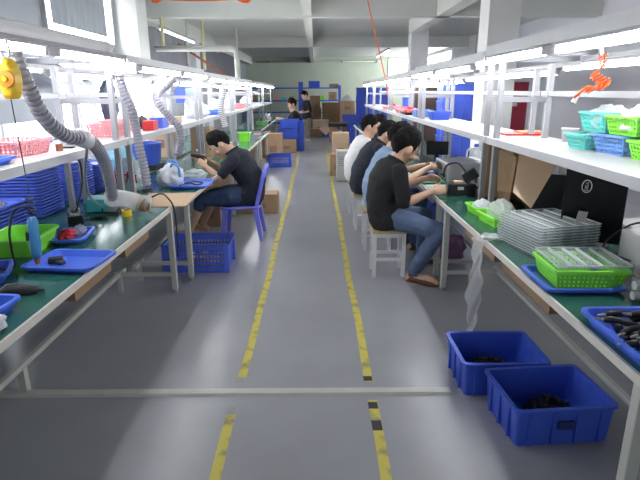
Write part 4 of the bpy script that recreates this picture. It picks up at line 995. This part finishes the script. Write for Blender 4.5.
# adapter
t = thing('solder_pot', 'small black bench tool with a bright metal loop before the teal station', 'tool', (-1.63, 3.40, ZB), .5)
obj('tool_base', box2(NB(), (-.05, -.04, 0), (.05, .04, .055)), black_m, t, bevel=.01)
obj('metal_loop', tube(NB(), [(.03*cos(a), .0, .085+.03*sin(a)) for a in [k*pi/9 for k in range(18)]], .009, 8, closed=True), steel_m, t, smooth=True)
obj('metal_collar', cyl(NB(), (0,0,.05), (0,0,.065), .03, 14), steel_m, t)
t = thing('pliers', 'black handled pliers lying before the teal soldering station', 'pliers', (-1.53, 3.52, ZB), .2)
obj('grip', tube(NB(), [(-.05,.0,.01),(.0,.012,.01),(.06,.016,.01)], .008, 8), black_m, t, smooth=True); obj('grip', tube(NB(), [(-.05,-.0,.01),(.0,-.012,.01),(.06,-.02,.01)], .008, 8), black_m, t, smooth=True); obj('jaw', tube(NB(), [(-.05,0,.01),(-.09,0,.01)], [.009,.004], 8), steel_m, t)
t = thing('soldering_station', 'teal soldering station with dark sloping front under the shelf', 'soldering station', (-1.585, 3.80, ZB), radians(8))
obj('station_case', loft(NB(), [[V((x, y, z)) for y, z in ((-.075,.003),(-.065,.095),(.075,.105),(.08,.003))] for x in (-.115, .035)]), mat('teal_case', S(70,186,190), .4), t, bevel=.004)
obj('control_face', loft(NB(), [[V((.0352, y, z)) for y, z in ((-.075,.003),(-.065,.095),(.075,.105),(.08,.003))], [V((.085, y*.95, z*.9)) for y, z in ((-.075,.003),(-.065,.08),(.075,.09),(.08,.003))]]), grey_m, t)
obj('knob', cyl(NB(), (.08, -.02, .045), (.10, -.02, .045), .015, 12), black_m, t); obj('power_cord', tube(NB(), spline([(.0,-.08,.03),(.02,-.13,.01),(.1,-.16,.008),(.16,-.13,.008)], 5), .005, 6), rubber_m, t)
# stacks of flat blue trays: every tray an object
def tray_stack(x, y, L, W, n, pitch, lab, grp, z0=ZB, m=royal_m, jitter=.002):
    pr = None; rnd = random.Random(n*7+int(x*100))
    for k in range(n):
        l = 'flat royal blue tray stacked in '+lab if k < n-1 else 'topmost flat royal blue tray of '+lab
        p = (x+rnd.uniform(-jitter, jitter), y+rnd.uniform(-jitter, jitter), z0+.0005+k*pitch)
        if pr is None: pr = tag(obj('flat_tray', tray_bm(L, W, pitch*.94, .012, .005, rim=.008, rc=.03), m, loc=p), l, 'tray', grp)
        else: dup(pr, p, rnd.uniform(-.005, .005), l)
tray_stack(-2.115, 3.72, .38, .34, 21, .0222, 'the tall stack reaching the shelf by the window side', 'tall stack of flat trays')
tray_stack(-2.12, 3.20, .40, .36, 8, .0222, 'the low stack nearest the camera', 'low stack of flat trays')
heap_bits('metal_parts', 'small metal and dark parts on the low stack of flat trays', 'parts', (-2.12, 3.2, ZB+8*.0222-.018), .15, .13, .004, .028, 90, grey_m, (.03,.012,.01), seed=21)
tray_stack(-2.12, 4.30, .38, .34, 14, .0222, 'the stack behind the tall one', 'middle stack of flat trays')
heap_bits('paper_slips', 'pale slips on the stack behind the tall tray stack', 'parts', (-2.12, 4.3, ZB+14*.0222-.018), .14, .12, .004, .02, 60, board_m, (.05,.03,.003), seed=22)
tray_stack(-2.12, 4.72, .40, .34, 11, .0222, 'the furthest stack before the cyan sacks', 'furthest stack of flat trays')
# cyan sacks with red print
crumple((-1.98, 5.15, ZB), (.17, .17, .19), 61, mat('cyan_sack', S(150,206,228), .5), 'cyan_sack', 'pale cyan plastic sack on the rear bench beside the hoses', 'sack', .85, 1.6, amt=.15)
t = thing('printed_sack', 'white cyan sack with red printing between the two near hoses', 'sack', (-1.66, 4.62, ZB), radians(-6))
crumple((0,0,0), (.15, .12, .15), 63, mat('pale_sack', S(204,226,230), .5), 'sack_body', '', '', .85, 1.5, parent=t, amt=.12)
for k in range(4):
    x = -.09+.06*k; bm = NB()
    bar(bm, (x-.012, -.137-.004*abs(k-1.5), .09), (x+.012, -.137-.004*abs(k-1.5), .19), .013, .004, (0,1,0)); bar(bm, (x-.026, -.137-.004*abs(k-1.5), .165), (x+.026, -.137-.004*abs(k-1.5), .155), .013, .004, (0,1,0)); bar(bm, (x+.022, -.137-.004*abs(k-1.5), .09), (x+.014, -.137-.004*abs(k-1.5), .15), .013, .004, (0,1,0))
    obj('red_print', bm, red_m, t)
# cardboard sheet bridging two benches
o = obj('cardboard_sheet', prism(NB(), [(-1.46, 4.43), (-1.03, 4.46), (-1.01, 3.91), (-1.31, 3.90)], ZB+.001, ZB+.006), cardl_m); tag(o, 'flat cardboard sheet bridging the gap between two window-side benches', 'cardboard')
# white carrier bag with blue handles
t = thing('carrier_bag', 'knotted white carrier bag with blue handles behind the cardboard sheet', 'bag', (-1.36, 4.78, ZB))
crumple((0,0,0), (.12, .11, .12), 71, bag_m, 'bag_body', '', '', .75, 2.0, parent=t)
obj('bag_handle', tube(NB(), spline([(.02,-.03,.17),(.05,-.06,.22),(.10,-.05,.19),(.11,-.06,.1)], 5), .012, 6), sky_m, t, smooth=True); obj('bag_handle', tube(NB(), spline([(.0,.02,.18),(-.02,.04,.23),(.05,.05,.23),(.09,.03,.13)], 5), .012, 6), sky_m, t, smooth=True)
t = tray('blue_tray', 'blue tray with black leads in front of the seated navy-shirted worker', 'tray', (-1.165, 4.84), .33, .40, .03, 0, ltray_m)
tag(obj('black_lead', tube(NB(), spline([(-1.27,4.75,ZB+.02),(-1.2,4.83,ZB+.03),(-1.12,4.78,ZB+.018),(-1.08,4.88,ZB+.02),(-1.17,4.92,ZB+.025),(-1.22,4.86,ZB+.018)], 6), .008, 6), rubber_m), 'coiled black lead lying in the blue tray before the navy-shirted worker', 'lead')
crumple((-1.24, 5.25, ZB), (.12, .08, .06), 73, film_m, 'clear_bag', 'clear bag lying before the worker on the plastic chair', 'bag', .6)
# royal blue tub on dark base
bm = NB(); loft(bm, [[V((r*cos(2*pi*j/24), r*sin(2*pi*j/24), z)) for j in range(24)] for r, z in ((.17,0),(.19,.22),(.205,.225),(.205,.24),(.185,.24),(.162,.008))])
t = thing('round_tub', 'round royal blue tub with a white rag on top, on the rear bench', 'tub', (-1.97, 6.0, ZB+.055)); obj('tub_body', bm, blue_m, t, smooth=False)
tag(obj('black_stand', box2(NB(), (-2.13, 5.84, ZB), (-1.81, 6.16, ZB+.055)), black_m), 'low black stand under the round royal blue tub', 'stand')
# hand drill fixture + bottles before worker
for k, (x, y, h, r, l) in enumerate(((-1.42, 5.72, .24, .035, 'tall clear bottle before the seated worker'), (-1.52, 5.6, .18, .04, 'shorter clear bottle behind the clear bag'), (-1.36, 5.95, .2, .03, 'slim clear bottle beside the rotary tool'))):
    bm = NB(); loft(bm, [[V((a*cos(2*pi*j/14), a*sin(2*pi*j/14), z)) for j in range(14)] for a, z in ((r,0),(r,h*.65),(r*.4,h*.85),(r*.4,h))]); t = thing('clear_bottle', l, 'bottle', (x, y, ZB)); obj('bottle_body', bm, clear_m, t, smooth=True); obj('bottle_cap', cyl(NB(), (0,0,h), (0,0,h+.02), r*.45, 10), board_m, t)
# boxes on third bench behind the worker
carton('open brown carton behind the seated worker\'s head', (-1.40, 7.3, ZB), .42, .42, .16, 0, cardl_m)
carton('pale carton standing under the window-side shelf behind the hoses', (-1.50, 6.98, ZB+.0), .26, .3, .40, 0, card_m)
carton('brown carton on the rear bench below the hanging hose', (-2.1, 7.2, ZB), .3, .3, .42, 0, cardl_m)
tray('small_lime_bin', 'small lime green bin on the far window-side bench', 'bin', (-1.27, 9.35), .21, .22, .15, 0, lime_m)
t = thing('red_gadget', 'small red and white gadget on the far window-side bench', 'gadget', (-1.17, 10.6, ZB)); obj('gadget_body', box2(NB(), (-.07,-.08,0), (.07,.08,.05)), board_m, t, bevel=.01); obj('red_top', box2(NB(), (-.05,-.06,.05), (.06,.05,.065)), red_m, t)
# ================================================================ window-side shelves
ZL = 1.2625
perf_basket('shelf_basket', 'big pink basket near the yellow balancer on the window-side shelf', (-1.70, 2.93, ZL), .34, .27, .085, radians(86), pink_m, 12, 9, 4, .02)
perf_basket('shelf_basket', 'second pink basket cut by the picture edge on the window-side shelf', (-1.80, 2.60, ZL), .28, .27, .085, radians(86), pink_m, 12, 9, 4, .02)
tray('blue_tray', 'blue tray at the picture edge with a black box in it', 'tray', (-1.60, 2.50), .22, .20, .035, radians(90), ltray_m, z0=ZL)
o = obj('black_box', box2(NB(), (-1.66, 2.43, ZL+.007), (-1.57, 2.55, ZL+.085)), black_m, bevel=.008); tag(o, 'small black box standing in the blue shelf tray', 'box')
tray('blue_tray', 'small blue tray behind the pink basket on the window-side shelf', 'tray', (-1.82, 3.32), .26, .18, .035, radians(90), ltray_m, z0=ZL)
o = obj('phone', box2(NB(), (-.04,-.03,0), (.04,.03,.01)), black_m, loc=(-1.56, 3.28, ZL), rotz=.2, bevel=.003); tag(o, 'small flat black gadget lying on the window-side shelf edge', 'gadget')
o = obj('brown_pot', cyl(NB(), (0,0,0), (0,0,.04), .02, 12), rust_m, loc=(-1.53, 3.12, ZL)); tag(o, 'small brown pot at the corner of the big pink basket', 'pot')
crumple((-1.62, 3.55, ZL), (.10, .10, .055), 81, bag_m, 'white_rag', 'white rag lying under the hose bend on the window-side shelf', 'rag', .7)
perf_basket('shelf_basket', 'pink basket between the near posts on the second window-side shelf', (-1.64, 4.2, ZL), .32, .24, .10, radians(90), pink_m, 10, 8, 4, .02)
perf_basket('shelf_basket', 'pink basket further along just past the near posts', (-1.75, 4.72, ZL), .30, .24, .10, radians(90), pink_m, 10, 8, 4, .02)
def smallbox(name, lab, lo, hi, m, cat='box'): return tag(obj(name, box2(NB(), lo, hi), m, bevel=.004), lab, cat)
smallbox('red_box', 'small red box beside the blue one on the second window-side shelf', (-1.56, 4.75, ZL), (-1.46, 4.9, ZL+.085), red_m)
smallbox('blue_box', 'small blue box beside the red one on the second window-side shelf', (-1.58, 5.05, ZL), (-1.46, 5.25, ZL+.10), royal_m)
smallbox('tan_box', 'tan box lying on the second window-side shelf past the blue one', (-1.80, 5.55, ZL), (-1.5, 5.95, ZL+.075), cardl_m)
crumple((-1.66, 5.02, ZL), (.06, .06, .07), 83, rubber_m, 'dark_hat', 'dark crumpled cap behind the small blue shelf box', 'cap', .6)
crumple((-1.64, 7.45, ZL), (.13, .3, .12), 85, bag_m, 'white_sack', 'large white sack heaped on the window-side shelf beyond the third hose', 'sack', .6)
crumple((-1.62, 6.93, ZL), (.09, .08, .15), 86, bag_m, 'white_sack', 'upright white sack with a grey side on the window-side shelf', 'sack', .6)
tray('shelf_bin', 'small blue bin before the white sacks on the window-side shelf', 'bin', (-1.56, 8.0), .22, .24, .05, 0, ltray_m, z0=ZL)
tray('shelf_bin', 'small royal blue bin beyond the white sacks on the third shelf', 'bin', (-1.58, 8.4), .24, .3, .06, 0, ltray_m, z0=ZL)
for k, (y, s, l) in enumerate(((8.85, .13, 'white sack beside the fourth hose on the far shelf'), (10.1, .14, 'white sack heaped past the fourth hose'), (12.7, .14, 'white sack on the far shelf beyond the pink bin'))):
    crumple((-1.66, y, ZL), (s*.9, s*1.6, s), 90+k, bag_m, 'white_sack', l, 'sack', .6)
tray('shelf_bin', 'pink bin on the far window-side shelf', 'bin', (-1.6, 10.75), .3, .6, .10, 0, pink_m, z0=ZL)
t = thing('hanging_jacket', 'dark slate jacket hanging from the rack behind the third hose', 'jacket', (-1.93, 5.0, 1.33))
crumple((0,0,0), (.055, .16, .20), 141, mat('slate_cloth', S(74,80,98), .85), 'jacket_body', '', '', .9, 1.8, parent=t, amt=.2)
obj('hook', tube(NB(), [(0,0,.34), (0.02,0,.40), (.0,0,.43)], .006, 6), steel_m, t)
# blue sign-like bin hooked high on the rear bar
t = thing('hanging_bin', 'royal blue bin hooked high on the rear bar behind the third hose', 'bin', (-1.83, 7.25, 1.36), pi/2); obj('bin_body', box2(NB(), (-.35, -.025, 0.10), (.35, -.16, .29)), royal_m, t, bevel=.01); obj('hook', tube(NB(), [(0, -.03, .28), (0, -.024, .24), (0,.024,.24), (0,.024,.20)], .006, 6), steel_m, t); obj('hook', tube(NB(), [(.2, -.03, .28), (.2, -.024, .24), (.2,.024,.24), (.2,.024,.20)], .006, 6), steel_m, t)

# ================================================================ hoses
def hose(t, pts, r, m=None, n=9, pitch=.026):
    c = spline(pts, n); L = [0]
    for a, b in zip(c, c[1:]): L.append(L[-1]+(b-a).length)
    pat = ((0, 1.0), (.5, 1.0), (.56, .82), (.94, .82)); out = []; rr = []; j = 0
    for q in range(int(L[-1]/pitch)):
        for f0, rad in pat:
            s = pitch*(q+f0)
            while j < len(L)-2 and L[j+1] < s: j += 1
            f = (s-L[j])/max(1e-9, L[j+1]-L[j]); out.append(c[j].lerp(c[j+1], f)); rr.append(r*rad)
    o = obj('hose_tube', tube(NB(), out, rr, 14), m or hose_m, t)
    o.data.materials.append(grooveshade_m if m is None else grey_m)  # second slot colours the grooves darker, as painted shade between ribs
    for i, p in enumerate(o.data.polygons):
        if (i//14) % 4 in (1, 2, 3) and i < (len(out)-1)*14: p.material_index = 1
    for p in o.data.polygons: p.use_smooth = False
    return o
t = thing('exhaust_hose', 'fat grey ribbed hose sagging from the lamps over the nearest shelf to a cardboard tube', 'hose')
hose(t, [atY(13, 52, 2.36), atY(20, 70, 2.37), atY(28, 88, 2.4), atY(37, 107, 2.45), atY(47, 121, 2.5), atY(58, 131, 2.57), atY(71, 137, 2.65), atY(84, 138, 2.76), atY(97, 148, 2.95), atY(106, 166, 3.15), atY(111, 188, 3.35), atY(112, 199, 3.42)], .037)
e0, e1 = atY(114, 198, 3.47), atY(141, 204, 3.42)
bm = NB(); tube(bm, [atY(79, 138, 2.72), atY(88, 141, 2.80)], .043, 14); obj('hose_clamp', bm, lgrey_m, t, smooth=True)
obj('plastic_sleeve', tube(NB(), [e0+V((-.05,0,.0)), e0, e0.lerp(e1, .5)+V((0,0,.012)), e1, e1+V((.02,-.01,-.01))], [.05,.064,.058,.064,.08], 16), film_m, t, smooth=True)
d = (e1-e0).normalized()
obj('cardboard_nozzle', loft(NB(), [[e1+d*a+(V((0,.6,.8)).normalized().cross(d).normalized()*cos(2*pi*j/16)+V((0,.6,.8)).normalized()*sin(2*pi*j/16))*r for j in range(16)] for a, r in ((-.06,.05),(.045,.05),(.045,.042),(-.05,.042))]), cardd_m, t, smooth=False)
t = thing('exhaust_hose', 'grey ribbed hose hanging straight down beside the near white posts', 'hose')
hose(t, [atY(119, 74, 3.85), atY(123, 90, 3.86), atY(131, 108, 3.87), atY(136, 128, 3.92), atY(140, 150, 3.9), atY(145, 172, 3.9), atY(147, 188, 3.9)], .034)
p = atY(147, 188, 3.9); obj('hose_end', tube(NB(), [p, p+V((.005,0,-.03))], .04, 14), rubber_m, t)
t = thing('exhaust_hose', 'grey ribbed hose bent sideways above the carrier bag, third from the camera', 'hose')
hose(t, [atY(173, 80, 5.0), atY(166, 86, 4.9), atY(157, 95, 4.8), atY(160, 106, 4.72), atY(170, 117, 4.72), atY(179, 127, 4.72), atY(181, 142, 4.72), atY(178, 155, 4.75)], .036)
t = thing('exhaust_hose', 'pale ribbed hose hanging over the far white sacks, furthest from the camera', 'hose')
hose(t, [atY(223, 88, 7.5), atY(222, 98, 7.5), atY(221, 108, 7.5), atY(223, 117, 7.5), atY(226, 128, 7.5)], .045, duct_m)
# grey and black cables at the shelf
tag(obj('grey_cable', tube(NB(), spline([atY(86, 134, 2.95), atY(87, 150, 3.0), atY(85, 168, 3.2), atY(87, 190, 3.5), atY(94, 201, 3.6), atY(102, 206, 3.62)], 6), .008, 6), grey_m), 'grey cable dropping from the shelf to the teal soldering station', 'cable')
tag(obj('black_cable', tube(NB(), spline([atY(74, 156, 3.5), atY(80, 163, 3.5), atY(82, 182, 3.45), atY(79, 200, 3.42), atY(76, 212, 3.40)], 6), .007, 6), rubber_m), 'black cable running from the shelf to the small black bench tool', 'cable')
tag(obj('black_cable', tube(NB(), spline([(-1.36,3.93,ZB+.02), (-1.22,3.97,ZB+.09), (-1.13,3.9,ZB+.06), (-1.085,3.86,ZB-.02), (-1.08,3.86,.5), (-1.09,3.87,.35)], 7), .007, 6), rubber_m), 'black cable looping over the cardboard sheet and down a bench leg', 'cable')
# spring balancer with its cord and the electric screwdriver
t = thing('spring_balancer', 'yellow spring balancer with an orange drum hanging under the nearest lamp', 'balancer', atY(9, 79, 2.25))
bm = NB(); loft(bm, [[V((x*s, y, z*s-.0)) for x, z in ((.004,.085),(.022,.072),(.034,.045),(.038,.015),(.037,-.015),(.031,-.05),(.022,-.08),(-.020,-.082),(-.028,-.05),(-.033,-.015),(-.033,.02),(-.026,.05),(-.014,.075))] for y, s in ((-.035,.8),(-.02,1),(.03,1),(.045,.8))]); obj('balancer_body', bm, yellow_m, t, bevel=.006)
bm = NB(); cyl(bm, (.012,-.036,.0), (.012,-.05,.0), .034, 20); dm = obj('drum_cover', bm, mat('balancer_orange', S(232,150,50), .4), t); obj('drum_boss', cyl(NB(), (.012,-.05,0), (.012,-.058,0), .012, 10), yellow_m, dm)
obj('hook', tube(NB(), [(-.01,0,.075),(-.02,0,.11),(-.012,.0,.155)], .006, 6), lgrey_m, t); obj('hook', tube(NB(), [(.012,0,.08),(.02,0,.11),(.012,.0,.155)], .006, 6), lgrey_m, t)
b0 = atY(11, 99, 2.25); b1 = atX(29, 193, -1.36); s0 = atX(32, 217, -1.35)
obj('pull_cord', tube(NB(), [b0-t.location, b1-t.location], .0025, 5), rubber_m, t)
t = thing('electric_screwdriver', 'blue electric screwdriver hanging on a cord over the trays', 'screwdriver', s0)
a, b = V((0,0,0)), atX(37, 258, -1.35)-s0
obj('driver_body', tube(NB(), [a, a.lerp(b,.12), a.lerp(b,.5), a.lerp(b,.6), a.lerp(b,.9), b], [.015,.024,.024,.027,.024,.018], 14), mat('driver_blue', S(60,132,184), .35), t, smooth=True)
e = b+(b-a).normalized()*.03; obj('chuck', tube(NB(), [b, e], [.016,.009], 12), rust_m, t); obj('bit', tube(NB(), [e, e+(b-a).normalized()*.02], .003, 6), steel_m, t)
obj('trigger', tube(NB(), [a.lerp(b,.35)+V((-.024,-.016,0)), a.lerp(b,.55)+V((-.024,-.018,0))], .008, 8), rubber_m, t)
obj('spiral_hanger', tube(NB(), [V((.0+.02*cos(k*.9), .02*sin(k*.9), .005+.004*k)) for k in range(24)], .004, 6), rubber_m, t, smooth=True)
obj('power_cord', tube(NB(), spline([V((0,0,.02)), V((-.02,-.01,.05)), V((-.07,-.02,.03)), V((-.10,-.03,-.06)), V((-.105,-.03,-.16)), V((-.11,-.02,-.24)), V((-.17,-.02,-.255)), V((-.25,-.0,-.25))], 7), .0055, 6), rubber_m, t, smooth=True)

# ================================================================ floor on the window side
def mesh_crate(label, loc, L, W, Hh, rz, m=royal_m, group=None, nx=18, ny=12, nz=6):
    t = thing('mesh_crate', label, 'crate', loc, rz, group)
    obj('crate_body', basket_bm(L, W, Hh, .012, nx, ny, nz, .018, .35, .45), m, t)
    for sx in (-1, 1):
        for sy in (-1, 1): obj('corner_post', box(NB(), (sx*(L/2-.012), sy*(W/2-.012), Hh/2), (.05,.05,Hh-.012)), m, t, bevel=.006)
    obj('rim_band', loft(NB(), [rrect(L-.008, W-.008, .015, Hh-.05), rrect(L+.012, W+.012, .02, Hh-.05), rrect(L+.03, W+.03, .025, Hh), rrect(L-.008, W-.008, .015, Hh), rrect(L-.008, W-.008, .015, Hh-.05)], False, False), m, t)
    return t
mesh_crate('big royal blue mesh crate on the floor beside the plastic chair', (-1.10, 4.66, 0), .58, .40, .27, radians(1))
heap_bits('packed_parts', 'pale and brown bagged parts inside the big blue mesh crate', 'parts', (-1.10, 4.66, 0), .20, .12, .01, .16, 60, cardl_m, (.07,.05,.02), seed=31)
carton('wide brown carton on the floor behind the plastic chair', (-.79, 6.98, 0), .54, .32, .27, 0, card_m)
carton('tall brown carton under the seated worker\'s bench', (-1.31, 6.30, 0), .28, .30, .33, 0, card_m)
carton('low brown carton under the bench at the worker\'s feet', (-1.40, 7.12, 0), .45, .3, .3, 0, cardd_m)
carton('brown carton under the third window-side bench', (-1.35, 8.2, 0), .5, .5, .36, 0, cardl_m)
carton('brown carton under the fourth window-side bench, nearer', (-1.35, 9.9, 0), .5, .5, .38, 0, card_m)
carton('brown carton under the fourth window-side bench, upper', (-1.35, 9.9, .381), .46, .46, .26, 0, cardl_m)
carton('brown carton under the fourth window-side bench, further', (-1.4, 10.75, 0), .45, .45, .5, 0, cardd_m)
mesh_crate('royal blue mesh crate on the floor at the end of the far bench', (-.79, 11.42, 0), .47, .36, .27, radians(3), m=blue_m, nx=14)
# stack of blue crates with cartons beyond
carton('big brown carton under the stacked far blue crates', (-.78, 14.2, 0), .5, .5, .36, 0, card_m)
ribbed_crate('far_crate', 'blue crate on the brown carton, lower of the far pair', (-.74, 14.25, .361), .52, .45, .26, 0, blue_m, badge=False)
ribbed_crate('far_crate', 'blue crate tipped with black sheets, upper of the far pair', (-.72, 14.45, .622), .5, .4, .24, 0, blue_m, badge=False)
smallbox('black_sheets', 'dark and white sheets lying in the lower far blue crate', (-.9, 14.06, .56), (-.62, 14.2, .63), rubber_m, 'sheets')
crate_tower(-.42, 14.6, .2, .4, 3, .27, 'the narrow tower beside the far carton', blue_m, grp='narrow blue crate tower')
carton('tall brown carton under the fifth window-side bench', (-1.36, 13.2, 0), .45, .5, .62, 0, cardd_m)
carton('brown carton on the aisle edge before the stacked far blue crates', (-1.02, 12.75, 0), .42, .4, .62, 0, card_m)
tray('green_tray', 'pale green tray on the far end of the window-side benches', 'tray', (-1.42, 14.1), .3, .4, .08, 0, mat('pale_green', S(120,170,110), .5))
crumple((-1.45, 15.7, ZB), (.12, .18, .14), 121, bag_m, 'white_bag', 'white bag on the bench before the far seated worker in black', 'bag', .7)
smallbox('black_case', 'flat black case on the bench before the far seated worker', (-1.62, 14.9, ZB), (-1.28, 15.4, ZB+.05), black_m, 'case')
# ================================================================ back of the hall
for x0, x1, lab in ((-3.2, -.72, 'blue steel shelving bay on the back wall, window side'), (-.62, 1.12, 'blue steel shelving bay on the back wall, aisle side')):
    t = thing('steel_shelving', lab, 'shelving', (x0, 24.6, 0)); L = x1-x0
    for x in (0, L):
        for y in (0, .5): obj('upright', box2(NB(), (x-.05, y-.04, 0), (x+.05, y+.04, 2.0 if (x == L) == (x0 < -1) else 1.85)), blue_m, t)
    for z in (.15, .62, 1.14, 1.7): obj('shelf_deck', box2(NB(), (-.03, -.05, z), (L+.03, .55, z+.06)), blue_m, t)
ribbed_crate('shelf_crate', 'blue crate on top of the back wall shelving', (-.05, 24.85, 1.761), .5, .4, .28, 0, blue_m, badge=False)
carton('flat brown carton on top of the aisle-side shelving bay', (.86, 24.85, 1.761), .42, .4, .16, 0, cardd_m)
carton('small olive carton on top of the window-side shelving bay', (-2.45, 24.85, 1.761), .42, .4, .17, 0, rust_m)
rnd = random.Random(77)
cols = [card_m, lime_m, board_m, pink_m, teal_m, cardl_m, red_m]
for k in range(9):
    x = -3.0+.36*k+(.3 if k > 5 else 0)
    if abs(x+.67) < .3: continue
    smallbox('shelf_packet', '%s packet on the middle deck of the back shelving, %s from the window side' % ({0:'brown',1:'lime',2:'white',3:'pink',4:'turquoise',5:'tan',6:'red'}[k % 7], ORD[k]), (x, 24.65, 1.201), (x+.22, 24.95, 1.201+rnd.uniform(.12, .26)), cols[k % 7], 'packet')
carton('carton on the middle deck at the end of the aisle-side bay', (.8, 24.85, 1.201), .36, .4, .36, 0, card_m)
bx = [('big carton in front of the back shelving, window end', -.02, 23.6, 0, .55, .55, .9), ('carton stacked on the big window-end carton', -.02, 23.6, .901, .45, .5, .5), ('wide carton before the aisle-side shelving bay', .72, 23.4, 0, .85, .6, .62), ('wide carton stacked before the aisle-side shelving bay', .72, 23.4, .621, .85, .55, .5),
      ('tall carton pile beside the tallest blue tower, lower', 1.35, 22.6, 0, .62, .6, .7), ('tall carton pile beside the tallest blue tower, upper', 1.35, 22.6, .701, .62, .55, .5), ('open topped carton in the aisle end', .22, 21.0, 0, .55, .5, .5)]
for l, x, y, z, a, b, c in bx: carton(l, (x, y, z), a, b, c, 0, random.choice([card_m, cardd_m]))
t = thing('paper_heap', 'white folded sheet heaped on the tall carton pile near the back wall', 'sheet', (1.35, 22.6, 1.202)); obj('sheet_body', loft(NB(), [rrect(.55,.4,.02,0), rrect(.3,.2,.02,.14), rrect(.06,.04,.01,.24)]), board_m, t)
t = thing('work_table', 'cardboard-sided table with a black top at the end of the aisle', 'table', (.72, 17.2, 0)); obj('table_top', box2(NB(), (-.3,-.35,.5), (.3,.35,.6)), black_m, t); obj('side_board', box2(NB(), (-.27,-.3,0), (-.02,.3,.5)), card_m, t); obj('side_board', box2(NB(), (.2,-.3,0), (.27,.3,.5)), cardd_m, t); obj('raised_flap', bar(NB(), (-.32,-.2,.5), (-.5,-.2,.32), .3, .02, (0,1,0)), cardl_m, t)
ribbed_crate('floor_crate', 'blue crate on the floor at the end of the aisle', (.42, 19.3, 0), .5, .4, .34, 0, blue_m, badge=False)
ribbed_crate('floor_crate', 'blue crate on the floor tucked under the tables by the far tower', (1.2, 16.4, 0), .22, .4, .45, 0, blue_m, badge=False)
carton('low carton on the floor beside the standing worker', (.02, 19.2, 0), .45, .4, .28, 0, cardd_m)
carton('carton leaning with a pale lid before the standing worker', (.2, 20.0, 0), .6, .4, .55, 0, cardl_m)

t = thing('tape_roll', 'small yellow and black tape roll lying under the cardboard hose nozzle', 'tape roll', (-1.36, 3.62, ZB))
obj('yellow_roll', cyl(NB(), (0,0,0), (0,0,.04), .035, 18), yellow_m, t); obj('black_core', cyl(NB(), (0,0,.0005), (0,0,.042), .02, 14), black_m, t)
# ================================================================ put every origin at the thing's own base
def recentre():
    bpy.context.view_layer.update()
    users = {}
    for o in bpy.data.objects:
        if o.type == 'MESH': users[o.data.name] = users.get(o.data.name, 0)+1
    for o in list(COL.objects):
        if o.parent is not None or o.type not in ('EMPTY', 'MESH') or o.location.length > 1e-6 or o.get('kind') == 'structure': continue
        ms = [c for c in ([o]+list(o.children_recursive)) if c.type == 'MESH']
        if not ms or any(users[c.data.name] > 1 for c in ms) or any(c.location.length > 1e-6 for c in ms if c is not o): continue
        pts = [v.co for c in ms for v in c.data.vertices]
        ctr = V(((min(p.x for p in pts)+max(p.x for p in pts))/2, (min(p.y for p in pts)+max(p.y for p in pts))/2, min(p.z for p in pts)))
        for c in ms: c.data.transform(M.Translation(-ctr))
        o.location = ctr
recentre()
SC.view_settings.exposure = 1.62
